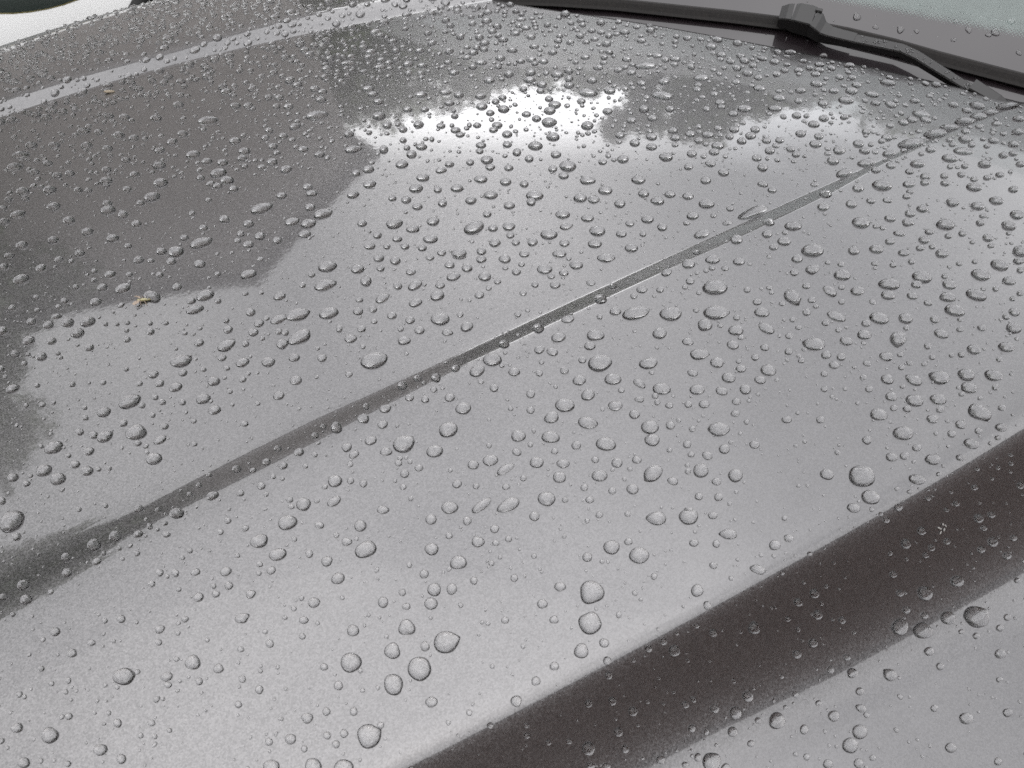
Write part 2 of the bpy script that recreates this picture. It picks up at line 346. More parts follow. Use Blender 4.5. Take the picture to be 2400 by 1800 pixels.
# body cross-sections along its length (s), near side at n = 2.3; far side mirrored about n = 3.15
AC, AZ, AR = .60, .40, .355     # front wheel arch centre and radius
def body_side(s, z):
    """lateral position of the near flank (n) at station s and height z"""
    nose = np.clip((.02-s)/.65, 0, 1)
    tumble = .10*np.clip((z-.62)/.30, 0, 1)**2 + .05*np.clip((.45-z)/.3, 0, 1)**2
    return 2.285 + .36*nose**2 + tumble
st = np.concatenate([np.linspace(-.62, .2, 24), np.linspace(.22, 1.0, 60), np.linspace(1.05, 3.9, 22)])
zz = np.concatenate([np.linspace(.2, .5, 14), np.linspace(.52, .95, 24)])
bm = bmesh.new(); vv = {}
for i, s in enumerate(st):
    for j, z in enumerate(zz):
        vv[i, j] = bm.verts.new((s, float(body_side(s, z)), z))
def in_arch(s, z): return (s-AC)**2+(z-AZ)**2 < AR**2 or (z < AZ and abs(s-AC) < AR) or (s-3.15)**2+(z-.34)**2 < .33**2
for i in range(len(st)-1):
    for j in range(len(zz)-1):
        sm, zm = (st[i]+st[i+1])/2, (zz[j]+zz[j+1])/2
        if not in_arch(sm, zm): bm.faces.new((vv[i, j], vv[i+1, j], vv[i+1, j+1], vv[i, j+1]))
flank = obj_bm('flank', bm, M_WHITE, smooth=True); wpart(flank)
so = flank.modifiers.new('thick', 'SOLIDIFY'); so.thickness = .004; so.offset = -1
# bonnet, roof and far flank as one shell
prof = [(-.62, .95), (.0, .985), (.75, 1.02), (1.35, 1.42), (2.4, 1.47), (3.3, 1.38), (3.9, .98)]
VV = []; 
ps = np.linspace(-.62, 3.9, 60); pz = np.interp(ps, [p[0] for p in prof], [p[1] for p in prof])
for s, z in zip(ps, pz):
    y0 = float(body_side(s, .95)); z0 = .95
    inset = .28*min(1, max(0, (z-.98)/.4))
    VV += [(s, y0, z0), (s, y0+.02+inset*.6, z0+(z-z0)*.5), (s, y0+.09+inset, z-.01), (s, 3.15, z+.02), (s, 6.3-y0-.09-inset, z-.01), (s, 6.3-y0, z0), (s, 6.3-y0, .25)]
shell = mesh_np('upper_body', np.array(VV), grid_faces(60, 7), M_WHITE); wpart(shell)
# nose
VV = []
for z in np.linspace(.2, .95, 12):
    y0 = float(body_side(-.62, z))
    for f in np.linspace(0, 1, 9): VV.append((-.62-.12*math.sin(math.pi*f), y0+(6.3-2*y0)*f, z))
bumper = mesh_np('front_bumper', np.array(VV), grid_faces(12, 9), M_WHITE); wpart(bumper)
# headlight: lens with a rounded lower outline set into the wing
hl = []; R_, K_ = 10, 40
for r in range(R_+1):
    for k in range(K_):
        f = 2*math.pi*k/K_; q = r/R_
        s = .165 + .24*q*math.cos(f); z = .832 + .119*q*math.sin(f)
        hl.append((s, float(body_side(s, z)) - .006 - .02*(1-q*q), z))
F = []
for r in range(R_):
    for k in range(K_): F.append([r*K_+k, r*K_+(k+1) % K_, (r+1)*K_+(k+1) % K_, (r+1)*K_+k])
head = mesh_np('headlight', np.array(hl), F, M_DARKGLASS); wpart(head)
# bezel round it
M_SEAL = mat('yellowed_lamp_edge', (.35, .30, .12), .5)
bz = []; 
for k in range(K_):
    f = 2*math.pi*k/K_
    for q, d in ((1.0, -.006), (1.035, -.0035), (1.035, .004)):
        s = .165+.24*q*math.cos(f); z = .832+.119*q*math.sin(f); bz.append((s, float(body_side(s, z))+d, z))
bezel = mesh_np('bezel', np.array(bz), grid_faces(K_, 3, True), M_SEAL); bezel.parent = head
for j in range(3):
    f = .6+j*1.9; s, z = .165+.1*math.cos(f), .832+.055*math.sin(f)
    bm = bmesh.new(); bmesh.ops.create_uvsphere(bm, u_segments=12, v_segments=8, radius=.03)
    bmesh.ops.translate(bm, verts=bm.verts[:], vec=(s, float(body_side(s, z))+.008, z)); b_ = obj_bm('lamp_bulb', bm, mat('lamp_reflector', (.05, .065, .05), .12, .3), smooth=True); b_.parent = head
M_GAP = mat('dark_panel_gap', (.02, .02, .02), .8)
def seam(pts, wdt=.007):
    pts = np.array(pts, float); k = len(pts); V_ = []
    for i in range(k):
        t = pts[min(i+1, k-1)]-pts[max(i-1, 0)]; t /= np.linalg.norm(t); p = np.array([-t[1], t[0]])*wdt/2
        for sg, dd in ((-1, -.0012), (1, -.0012)):
            s, z = pts[i]+sg*p; V_.append((s, float(body_side(s, z))+dd, z))
    return wpart(mesh_np('panel_gap', np.array(V_), grid_faces(k, 2), M_GAP))
seam([(.142, .713), (.138, .690), (.128, .67), (.116, .66), (.106, .64), (.10, .55), (.12, .45), (.2, .42)])
seam([(.270, .735), (.292, .705), (.318, .672)], .008)
# wheel with tyre and rim, black arch liner
wh = empty('front_wheel', (AC, 2.36, .335)); wpart(wh)
def lathe(name, prof, matl, parent, n=48):
    V_ = []
    for k in range(n):
        f = 2*math.pi*k/n
        for r, y in prof: V_.append((r*math.cos(f), y, r*math.sin(f)))
    return mesh_np(name, np.array(V_), grid_faces(n, len(prof), True), matl, parent)
lathe('tyre', [(.20, .02), (.21, .0), (.29, -.012), (.318, .0), (.33, .03), (.33, .17), (.318, .2), (.2, .2)], M_TYRE, wh)
lathe('rim', [(.0, .02), (.05, .015), (.06, .03), (.17, .04), (.195, .01), (.202, .012), (.202, .12)], M_RIM, wh)
VV = []
for k in range(41):
    f = math.pi*(-.12+1.24*k/40)
    for r, y in ((AR+.022, 2.292), (AR+.020, 2.279), (AR-.012, 2.279), (AR-.016, 2.30), (AR-.002, 2.62)): VV.append((AC+r*math.cos(f), y, AZ+r*math.sin(f)))
liner = mesh_np('wheel_arch_liner', np.array(VV), grid_faces(41, 5), M_TYRE); wpart(liner)
box('underbody', (-.55, 2.6, .18), (3.8, 3.75, .8), M_TYRE).parent = wc
wc.children[-1].matrix_parent_inverse = WINV
box('side_window', (1.15, 2.31, 1.0), (3.2, 2.33, 1.0), M_PANE) if False else None

# ------------------------------------------------------------------ what the hood mirrors: house, trees, timber garage behind the camera; added unseen trees
house = empty('gabled_house', (0, 9.6, 0)); tag(house, 'gabled brown brick house mirrored in the left of the hood', 'house')
HI = Matrix.Translation((0, -9.6, 0))
def hpart(o, parent=None):
    if parent is None: o.parent = house; o.matrix_parent_inverse = HI
    else: o.parent = parent
    return o
x0, x1, ze, xp, zp, y0, y1 = -3.7, 2.95, 6.9, .33, 8.95, 9.6, 17.0
bm = bmesh.new()
pts = [(x0, 0), (x1, 0), (x1, ze+.3), (xp, zp-.15), (x0, ze-.9)]
f0 = [bm.verts.new((x, y0, z)) for x, z in pts]; f1 = [bm.verts.new((x, y1, z)) for x, z in pts]
bm.faces.new(f0); bm.faces.new(f1[::-1])
for i in range(5): bm.faces.new((f0[i], f1[i], f1[(i+1) % 5], f0[(i+1) % 5]))
hpart(obj_bm('wall', bm, M_BRICK))
for (xa, za, xb, zb) in ((xp, zp, x1+.35, ze+.15), (xp, zp, x0-.4, ze-1.15)):
    bm = bmesh.new(); q = [bm.verts.new(p) for p in ((xa, y0-.3, za-.12), (xb, y0-.3, zb-.12), (xb, y1, zb-.12), (xa, y1, za-.12), (xa, y0-.3, za), (xb, y0-.3, zb), (xb, y1, zb), (xa, y1, za))]
    for ff in ((0, 1, 2, 3), (4, 7, 6, 5), (0, 4, 5, 1), (1, 5, 6, 2), (2, 6, 7, 3), (3, 7, 4, 0)): bm.faces.new([q[i] for i in ff])
    hpart(obj_bm('roof', bm, M_ROOF))
for (xa, za) in ((10.6, 1.0), (13.6, 1.0), (10.6, 3.8), (13.6, 3.8)):      # windows on the side that looks towards the trees
    fo = hpart(box('window', (x1+.002, xa-.06, za-.06), (x1+.04, xa+1.26, za+1.36), M_FRAME)); pn = box('pane', (x1+.042, xa, za), (x1+.05, xa+1.2, za+1.3), M_PANE); pn.parent = fo

garage = empty('timber_garage', (1, -4.6, 0)); tag(garage, 'brown timber garage wall mirrored in the dark band of the hood', 'garage')
GI = Matrix.Translation((-1, 4.6, 0))
def gpart(o): o.parent = garage; o.matrix_parent_inverse = GI; return o
gpart(box('wall', (-5, -9.0, 0), (10, -4.66, 3.3), M_TIMBER))
gpart(box('roof', (-5.3, -9.3, 3.305), (10.3, -4.4, 3.5), M_ROOF))
pl = None
for k in range(50):
    o = box('plank', (-5+.3*k+.004, -4.658, .02), (-5+.3*k+.294, -4.634, 3.3), M_TIMBER) if k == 0 else pl.copy()
    if k == 0: pl = o
    else: C.objects.link(o); o.location.x = .3*k
    gpart(o)

def leaf_material(name, lo, hi):
    return noisy(mat(name, lo, .55, spec=.4), 1.6, lo, hi)
M_LEAF = [leaf_material('leaf_a', (.11, .155, .065), (.19, .24, .10)), leaf_material('leaf_b', (.11, .14, .085), (.17, .21, .12))]
def tree(az, dist, top, spread, label, seed, mi=0, trunk_h=.35):
    r = random.Random(seed); x, y = dist*math.cos(math.radians(az)), dist*math.sin(math.radians(az))
    t = empty('leafy_tree', (x, y, 0)); tag(t, label, 'tree', 'trees mirrored in the hood')
    bm = bmesh.new(); prev = None; segs = 10
    limbs = [((0, 0, 0), (0, 0, top*.62), .02*top, .012*top)]
    for k in range(7):
        f = r.uniform(0, 6.28); h0 = top*r.uniform(.3, .55); l = spread*r.uniform(.5, .85)
        limbs.append(((0, 0, h0), (l*math.cos(f), l*math.sin(f), h0+top*r.uniform(.1, .28)), .009*top, .004*top))
    for p, q, ra, rb in limbs:
        p, q = Vector(p), Vector(q); d = (q-p).normalized(); sx = d.orthogonal().normalized(); sy = d.cross(sx); A = []; B = []
        for k in range(segs):
            f = 6.2832*k/segs; o = sx*math.cos(f)+sy*math.sin(f); A.append(bm.verts.new(p+o*ra)); B.append(bm.verts.new(q+o*rb))
        for k in range(segs): bm.faces.new((A[k], A[(k+1) % segs], B[(k+1) % segs], B[k]))
    obj_bm('trunk', bm, M_BARK, t, smooth=True)
    g = np.random.default_rng(seed); nl = 11000
    ncl = 70; cc = []
    for k in range(ncl):
        f = g.uniform(0, 6.28); zz_ = top*(.08+.86*g.uniform(.0, 1)**.8); lim = spread*math.sqrt(max(.06, 1-((zz_-top*.45)/(top*.56))**2))
        rr = lim*math.sqrt(g.uniform(.1, 1)); cc.append((rr*math.cos(f), rr*math.sin(f), zz_, g.uniform(.45, 1.0)*spread*.30))
    cc = np.array(cc); idx = g.integers(0, ncl, nl)
    d = g.normal(size=(nl, 3)); d /= np.linalg.norm(d, axis=1, keepdims=True); P = cc[idx, :3]+d*(cc[idx, 3]*g.uniform(.3, 1.05, nl))[:, None]
    P[:, 2] = np.minimum(P[:, 2], top+.1)
    u = g.normal(size=(nl, 3)); u /= np.linalg.norm(u, axis=1, keepdims=True); v = np.cross(u, g.normal(size=(nl, 3))); v /= np.linalg.norm(v, axis=1, keepdims=True)
    sz = g.uniform(.09, .20, nl)[:, None]*top/9
    V_ = np.stack([P-u*sz, P+v*sz*.55, P+u*sz, P-v*sz*.55], 1).reshape(-1, 3)
    mesh_np('crown', V_, np.arange(4*nl).reshape(-1, 4), M_LEAF[mi], t, smooth=False)
tree(68, 12.5, 7.4, 2.3, 'leafy tree beside the house, leftmost of the mirrored trees', 1)
tree(60, 13.5, 7.8, 2.6, 'round leafy tree left of centre in the mirrored treeline', 2, 1)
tree(51.5, 14, 7.9, 2.5, 'leafy tree mirrored at the notch in the middle of the treeline', 3)
tree(43.5, 12, 8.4, 2.0, 'tall leafy tree mirrored right of centre, nearest of the row', 4, 1)
tree(36, 12.5, 7.7, 1.9, 'tall leafy tree, last one before the treeline drops to the right', 5)
tree(29, 12.5, 6.6, 2.6, 'leafy tree mirrored towards the windshield', 6)
tree(21, 12.5, 5.4, 2.7, 'wide leafy tree mirrored where the hood meets the wiper', 7, 1)
tree(12, 12.5, 4.8, 2.7, 'leafy tree mirrored at the rear corner of the hood', 8)
tree(2, 13, 4.8, 3.0, 'leafy tree behind the grey car, rightmost of the mirrored trees', 9, 1)
tree(64, 17, 8.2, 3.2, 'leafy tree in the second row behind the gap beside the house', 12)
tree(56, 17.5, 8.4, 3.2, 'leafy tree in the second row behind the middle of the treeline', 13, 1)
tree(25, 17, 6.6, 3.4, 'leafy tree in the second row behind the windshield side of the treeline', 14)
tree(111, 10.5, 8.2, 2.4, 'leafy tree on the left of the gabled house', 10, 1)
tree(120, 10.5, 8.9, 2.6, 'leafy tree in front of the car, far left of the house', 11)
tree(132, 12, 7.6, 3.0, 'unseen leafy tree added across the way ahead of the grey car', 15, 1)  # from here on: unseen trees added to darken drop rims and band edges
tree(148, 13, 8.2, 3.2, 'unseen leafy tree added farther ahead of the grey car', 16)
tree(165, 13, 8.0, 3.2, 'unseen leafy tree added straight ahead of the grey car', 17, 1)
tree(183, 13, 8.2, 3.2, 'unseen leafy tree added ahead of the grey car on the garage side', 18)
tree(203, 12, 8.0, 3.0, 'unseen leafy tree added beyond the front end of the timber garage', 19, 1)
tree(-9, 13, 8.6, 3.0, 'unseen leafy tree added behind the grey car on the garage side', 20)

# ------------------------------------------------------------------ raindrops on the hood
# plan position s, n (0.1 mm), half axes (0.01 mm), turn of the long axis (deg), direction of a pulled-out tip (deg) or L for a lens with two tips
DROPS = """4785,1694,1098,911,167;5235,412,1184,840,157;797,2418,825,763,102;2202,2160,883,832,176;272,2226,780,693,108,355;1062,2471,822,755,145,346;-1493,5614,976,946,118;2047,1976,809,762,175;396,2747,717,646,129;583,2430,712,620,95;1891,5216,1107,855,155,350;3615,3889,1048,846,167;
5218,4029,1199,872,155;2415,822,692,615,176;-1058,3642,733,552,131,335;903,3471,801,638,170;1643,4158,844,773,148,12;28,2146,636,505,136;6263,1563,953,735,134,266;4673,589,891,613,149;2702,2188,732,615,158;4981,3763,1059,789,156,327;-291,5824,886,721,142;3259,2222,743,625,164;
4590,3995,1020,752,153;4297,4194,1186,642,162,345;-231,6217,956,695,164;3271,2697,815,604,7,187;2075,3141,916,496,174,L;478,4059,727,596,150;-1641,3558,608,468,121;2042,4059,782,680,168;5448,1791,869,612,155;6509,3881,1134,785,157;9209,4670,1758,773,168,L;1431,5928,1052,670,175,23;
-144,2277,548,457,126;3061,757,654,545,178;4486,713,740,616,174;4053,2717,824,623,157,147;3113,3151,811,602,143;4699,1518,740,583,150;868,2735,589,540,130;3056,3684,816,640,149;693,2645,570,516,102;3468,310,649,494,174;1539,6221,1038,673,158,343;2372,3009,675,591,150;
6259,2021,851,648,157,121;5516,2945,909,649,150,134;3028,2358,670,554,151,146;6297,2550,883,676,11,219;6478,4728,1882,471,174,L;7528,2522,983,702,133;6828,3101,1040,671,150;3549,3072,726,625,162;217,4044,658,536,157;2797,4499,825,667,142;5801,3500,851,760,88,258;9697,4666,1625,751,168;
345,6384,897,647,147,349;2560,2365,605,544,163;7129,2502,922,684,134;3702,6266,1062,767,179,18;1465,2950,613,516,156;7226,2989,953,722,145;-982,6159,777,599,161;2689,5298,875,681,140;-589,3434,562,458,114;3613,337,612,474,173;1869,1849,516,477,23;3635,2491,650,570,17;
397,7460,1031,645,114;6522,1906,777,628,168;6349,2833,872,645,132;-388,2444,542,363,138;1808,6045,913,639,159;5830,1973,738,600,154;295,3847,651,465,155;2750,3481,737,529,140;4968,542,707,506,154;3998,3633,840,551,162;3909,3337,766,561,144;7837,2685,920,686,141;
3111,3419,737,531,134,320;4864,780,665,554,153,118;1829,3937,664,545,156;2098,6679,927,693,155;1656,3399,647,487,143;8121,4257,1079,764,149;8191,3410,984,736,158;6756,1762,819,555,150;5411,2046,719,554,145;11323,4653,1824,677,166;3793,4189,783,613,150;8160,2676,864,726,142;
1908,8075,1081,722,166,354;1120,7949,1034,683,163,351;-248,5440,690,547,138;3853,2292,614,529,10;660,4135,582,530,108;1951,6438,952,602,165,344;3602,3673,722,565,152;-1038,5789,654,543,128;-942,4878,681,494,109;6414,1793,738,547,152;2875,2934,623,495,152;-1122,5961,657,544,151;
7344,3921,915,713,156;4779,3700,722,634,14;4477,3451,759,553,154,327;1192,2869,495,476,118;3480,2957,621,535,162;8583,2698,893,684,12;1882,3265,807,349,5,9;2272,4176,645,558,150;4316,5695,867,694,146;1607,1367,483,436,106;976,4179,566,518,122;786,6288,768,580,179,11;
5471,1472,645,482,157;10352,4681,1336,725,164;865,7100,861,605,167;6495,3451,822,616,152;2182,3584,608,488,159;2521,3652,589,530,146;1346,3169,511,466,128;7473,2031,731,601,167;5229,6582,931,783,131;3014,6859,863,701,155;3433,1926,603,403,147,147;-1362,3247,468,345,137;
4471,-79,554,404,159;4903,2953,661,555,134;10010,4676,1393,642,165;2879,3644,641,501,6;-551,5969,635,539,148,2;5194,1418,707,397,143;1115,2788,473,431,129;6623,4275,902,622,156;4166,502,541,436,157,109;2437,7522,922,665,161,354;842,7987,821,689,135;2605,4465,660,536,1,7;
6039,1863,686,486,143;7184,1916,764,514,150;4331,3860,691,557,178;2502,3340,548,492,149;4578,6343,928,657,145;-261,4713,661,427,125;2903,1714,481,416,18;4792,5438,819,651,150;5232,700,656,442,154;-277,7561,737,610,143;608,3383,476,432,157;6585,2691,667,602,1;
7223,2659,768,563,150;3280,9528,1224,716,149,338;-722,8775,835,638,160;3299,3658,604,514,5;5987,3079,850,462,119;4990,3483,693,537,160;4180,3150,648,485,155;6020,2131,664,496,125,106;2242,3439,802,318,178,L;2781,970,458,434,149;939,9204,915,715,144;2581,3113,516,479,157;
5923,1393,639,438,141;361,5798,639,515,151;703,6976,828,517,161;-766,4839,612,440,110;1760,9111,963,717,152;7241,7180,1189,719,130,326;8859,3031,808,665,161;4534,1869,540,455,149;6127,5125,853,638,154;-1531,4883,569,417,123;518,2949,439,389,116;3201,1306,491,440,107;
1359,7105,810,557,163;1689,3010,490,416,142;6863,2067,649,531,158;2232,7466,803,648,154;-412,7469,692,566,128;5265,3335,673,508,118,105;-1849,3488,434,303,121;963,3680,468,440,114;4601,5042,867,494,147;4523,3092,587,500,145;2831,5594,696,552,171;5609,7497,890,793,145;
3433,3424,605,442,150;-149,3530,463,358,147,352;1234,4674,670,452,78;7959,4681,1161,485,173,L;4553,3284,581,514,146;5378,3516,696,497,141;1045,5825,621,514,137;6690,3000,702,528,156;3477,4365,663,480,164;8360,4677,1207,480,162,L;2508,1495,446,399,120;753,2169,403,332,147;
1117,9421,866,695,134;3959,5271,735,536,146;6283,3675,758,511,175;6041,2764,655,488,155;5803,2273,547,517,167;-476,6255,582,489,131,348;884,4008,552,372,1;3334,3835,598,456,169;2332,6228,711,539,66;2855,5057,616,532,11;9123,3685,879,609,153;3429,1578,506,338,133,138;
-794,5703,551,437,127;1269,1834,372,344,149;3509,536,455,365,172;-43,2584,393,320,129;3030,2677,469,432,179;180,7808,753,527,165,7;3212,6391,737,574,138;365,3317,433,365,144;4497,1528,508,382,145;433,9333,849,623,145;-1536,4720,493,369,121;6737,2368,636,487,123;
10653,4672,1188,594,162;-1832,3754,401,313,141;5159,7157,803,715,143;6340,6071,794,684,159;4640,5289,706,565,150;7740,3118,747,529,167;5725,4764,916,450,170;2087,10444,1142,631,146,335;-457,7696,666,531,123;7396,2765,675,524,143;-202,2526,375,309,125;2937,1001,428,388,151;
1309,2796,422,367,52;3687,1650,446,382,169;4173,-151,457,329,165;6456,3207,702,479,159;521,5938,567,487,125;9372,4212,923,602,148;4133,4546,679,585,80;9136,3102,773,581,154;5481,4346,723,495,153;1250,5954,562,524,96;-1151,7153,633,451,162;4929,5015,671,558,154;
2342,6446,661,546,142;1473,3396,430,403,115;812,3009,408,355,79;3348,6007,753,490,143;4643,5883,748,556,146;7144,3535,715,519,152;2685,3203,508,387,148;5253,6224,854,549,146;598,3563,413,384,128;4561,2908,517,462,31;835,5980,602,457,164;191,6102,586,448,160;
6015,2464,587,452,148;6348,4146,690,540,156;6202,3353,643,496,92,103;1476,4610,535,450,106;2717,5861,713,465,4,17;8615,3625,725,609,176;2252,5265,600,467,137;5219,4435,641,532,160;9143,3388,800,562,155;-864,7717,613,515,145;-94,9922,819,617,131;3529,7272,760,600,149;
4169,6646,753,583,142;5761,5901,759,606,138;10909,4860,937,722,148;8836,3436,744,586,156;1355,6285,740,410,172,358;3109,5736,674,494,161;402,5607,546,437,152;5826,2803,580,464,147;4985,6010,711,602,150;8891,4333,925,541,155;4272,5135,656,519,148;1419,4360,493,416,160;
-790,3450,390,315,152;3388,6631,659,602,161;5924,4444,652,565,172;3380,5542,618,529,140;-345,10601,865,628,133;3298,8471,861,617,155,338;3870,680,447,362,156;9681,3922,848,595,170;8035,2474,650,508,155;5185,94,497,342,171;5453,7193,754,703,147;2024,2334,419,333,149;
9676,4230,1182,441,144,L;1172,5453,534,457,141;-54,10350,837,623,133;1792,8887,829,581,129;5309,5958,753,561,149;7933,6347,889,650,152;3077,2949,448,411,170;3954,2539,470,407,0;3923,8968,838,708,123;2597,5640,649,452,167;7603,7953,1422,490,152,L;3387,4578,632,516,78;
-806,7394,598,467,117;-1383,6076,520,387,126;5691,5473,720,552,140;2686,887,390,337,156;2487,729,375,317,165;6466,7806,1038,592,134,314;2097,7614,701,548,159,353;5675,2119,511,420,153;5812,1749,506,402,154;5161,1681,485,377,150;2035,3630,455,387,141;9946,5067,952,604,133,122;
9296,5802,988,599,141;578,9990,794,622,131;4832,3360,533,450,129;327,8744,701,556,138;4507,7254,717,635,136;5382,5283,661,545,155;4027,6057,654,542,143;53,4685,492,379,154;1648,9751,838,613,152;-110,3959,403,342,159;1477,4180,492,365,139;3521,3255,459,424,2;
3631,7802,729,613,158;3128,7684,709,588,154;-137,5605,515,387,172,9;-584,9416,713,552,129;4362,3013,525,393,130;1691,4590,497,427,158;-1255,3100,350,268,110;2197,2936,391,383,39;5772,754,490,417,153;10907,4665,1035,564,165;-445,3279,363,305,119;8029,4923,671,648,3;
-125,7800,615,497,128;5965,7154,730,691,161;1835,5603,567,438,144;1829,2300,377,325,149;5296,5672,630,588,24;6324,1357,540,361,151;10243,5854,989,642,144;1186,3700,486,312,142;-1193,4748,455,341,115;-1403,4297,393,312,126;2887,4259,508,418,145;1222,9822,807,601,132;
3137,6654,695,493,140;4232,5378,698,444,146;-10,9482,727,562,128;117,9090,677,566,133;6898,3642,610,504,165;3701,5644,596,505,142;9942,4393,787,615,164;-318,11338,956,555,150,339;3664,4109,507,436,154;5995,1571,472,392,163;5850,5053,650,524,158;7826,3652,653,517,163;
2349,5898,652,408,2,5;2346,2408,372,349,30;3425,185,384,293,176;913,2535,345,311,76;4838,1121,446,394,131;3209,315,388,286,166;1498,6584,590,463,175;-1171,4917,497,331,107;2048,1800,350,305,145;-505,10115,788,533,158,350;963,5386,495,412,147;989,7610,641,485,120;
-370,3887,370,329,127;3697,7409,742,530,139;4240,6968,733,527,142;3323,4253,521,410,120;2123,7322,651,505,149;3920,6987,691,541,139;7038,5904,733,589,158;8266,5032,714,593,153;3695,4506,612,390,161;2453,8614,665,635,128;4756,2912,499,395,143;8190,3729,657,528,168;
7750,3363,653,476,169;4149,4327,526,446,155;4833,5673,675,479,147;-721,5904,472,381,136;2879,7627,664,549,152;6816,7057,790,620,45;1212,4420,408,402,142;-255,9235,664,533,115;1276,5719,513,421,146;7511,4203,632,533,168;244,2654,331,286,104;3820,1239,411,356,131;
4617,447,425,326,170;1703,7613,625,511,101;7187,5280,667,574,29;4820,-243,427,286,169;-1066,8069,542,481,125;3783,2571,415,373,127;8114,5282,716,576,147;7393,4485,639,627,158;10812,4173,863,554,164;3929,6694,598,567,9;5644,5663,589,582,7;3000,4604,562,464,92;
4125,2992,471,373,159;-1339,4050,362,288,130;-19,3670,363,315,142;5698,4175,595,447,157;807,3621,403,315,135;-192,11608,1058,486,144,329;1959,4760,563,419,85;456,8150,589,513,119;1490,8171,656,512,117;4237,6362,601,544,140;3753,5920,578,497,165;-637,7805,547,461,128;
2235,4351,441,398,160;7178,4331,665,478,160;3776,3499,538,336,106,277;3828,7916,669,595,85;8009,7252,970,545,146;1075,6285,530,423,119;1587,4447,431,382,160;3257,7967,650,583,153;5317,8108,713,664,131;5870,6324,658,576,156;2606,6461,559,487,121;3298,5763,537,484,133;
8770,4670,889,443,164;1191,3025,348,325,91;1464,1864,307,290,155;3655,1001,395,336,144;2028,1372,351,307,126;5700,946,471,375,147;553,9106,642,546,103;3789,1122,390,353,121;1638,1873,328,280,151;1681,7906,629,504,115;6708,5457,611,579,177;6266,3876,567,458,171;
5106,1917,444,350,5;1161,6562,529,444,89;5923,7808,773,609,145;7680,2164,499,459,143;3221,595,359,295,24;5783,7724,725,630,145;5091,5896,638,499,149;4448,6753,620,549,140;8285,6135,847,529,150;7703,3804,592,506,163;-1495,5435,425,325,124;8443,3020,576,499,171;
-868,5844,466,344,140;4096,5696,524,522,72;2064,5889,508,443,117;3366,2547,426,316,125;63,6396,493,398,149;6276,4331,570,479,178;7097,6150,721,551,154;4491,3630,505,382,136;3235,4343,483,391,177;8434,4112,732,459,157;7819,4366,634,513,159;8425,2610,630,418,166;
2888,3286,389,374,18;2730,6313,534,481,113;2252,4631,522,408,83,258;-713,3823,350,281,156;3756,454,390,278,138,118;1823,3552,381,346,6;7084,2949,546,428,165;5433,5092,555,499,24;2447,5293,472,431,118;5520,2788,479,387,179;-1202,3349,332,244,108;3652,1260,400,320,141;
2639,1074,340,313,136;1861,1332,331,299,114;4940,4464,594,397,3;846,4634,426,369,125;2191,9674,729,577,135;6435,8449,813,629,143;9567,5936,789,615,150;9275,6307,790,623,146;10466,4020,773,524,169;4696,3106,464,376,165;8594,5005,647,584,161;8524,6293,807,562,141;
11147,4372,871,524,160;-3,7980,557,455,137;4209,2426,418,339,147;-777,7985,540,433,120;3604,8223,722,519,63;660,11541,931,524,137;711,8115,610,453,118;7984,3743,579,497,176;3715,2986,404,364,6;5492,2660,474,370,158;2198,9356,756,515,131;7366,3339,633,392,156;
6908,2862,530,408,146;3828,1629,377,296,144;8439,5606,671,583,139;-664,10085,719,470,118;2384,8881,675,538,118;1545,7567,596,449,126;6475,6503,633,585,135;6331,6334,633,561,161;5890,5486,595,500,159;6422,5457,609,513,162;7548,5849,655,563,170;8752,4113,663,494,174;
4564,4411,522,405,153;664,7428,524,452,114;-523,5008,441,325,123;3332,7156,573,516,115;6210,6515,615,579,81;3490,5789,515,460,137;4646,2459,442,330,161;1713,3215,349,324,71;3481,1011,367,314,143;2870,3963,419,369,54;6842,2525,469,421,171;1504,3894,368,345,63;
596,11086,783,557,130;6036,8548,765,623,142;-252,2963,311,257,94;1862,3027,343,323,139;1834,2151,320,282,152;2071,1040,337,264,148;-18,11763,862,535,131;6044,5347,610,475,155;326,4836,479,335,103;1496,5550,438,407,103;196,3753,332,306,141;240,3238,346,263,134;
3143,2025,363,292,160;2374,7725,598,485,123;5255,6861,603,559,148;4981,5253,545,460,154;3913,5021,513,415,147;-1025,7623,540,373,112;3240,2878,391,327,157;5272,1628,423,313,170;-490,8807,546,484,144;126,8135,588,422,150;1170,6358,471,421,171;2418,3523,396,329,114;
4548,5695,611,416,162,340;2614,6690,600,408,139;-60,8751,579,465,130;1884,9296,684,516,121;8542,4863,619,547,156;9701,5040,671,592,171;6442,4463,548,540,48;3591,2220,363,316,10;4233,8458,647,588,104;3413,8824,657,567,106;5077,6459,568,529,151;7517,5485,615,531,179;
4476,6268,548,496,56;2435,5466,452,415,107;-316,4100,368,268,150;-666,7543,487,408,130;577,6500,463,401,146;9038,4920,628,560,146;-938,4083,343,261,112;1554,11066,821,541,127;2500,7957,636,460,133;4008,7983,661,515,136;-51,3226,321,258,102;91,2544,285,251,104;
130,2341,277,247,108;1995,1692,287,280,157;5037,1123,400,340,139;1231,4317,422,300,176;-136,3835,331,285,111;881,6479,452,418,111;3560,5891,489,465,122;2316,5630,464,406,124;242,11480,840,504,134;3374,6966,574,468,134;6909,5831,616,521,164;8126,5542,607,566,146;
255,2432,289,246,80;4275,3317,447,342,134;6649,5950,590,533,5;747,7869,562,421,117;3171,5911,498,433,134;6180,2857,485,366,168;-596,4726,392,305,145;3435,2121,370,284,158;2629,4209,390,371,67;-363,7180,465,399,127;77,6250,434,373,138;1020,11008,797,513,126;
2917,8642,657,504,129;4894,7175,620,512,58;3638,6848,555,476,70;7769,6629,676,564,159;5627,2693,445,357,7;3507,9878,709,594,106;2515,8101,597,484,122;2196,8148,596,473,122;9547,3423,639,450,175;5437,1625,412,303,170;3675,2338,367,304,147;-846,9159,544,458,125;
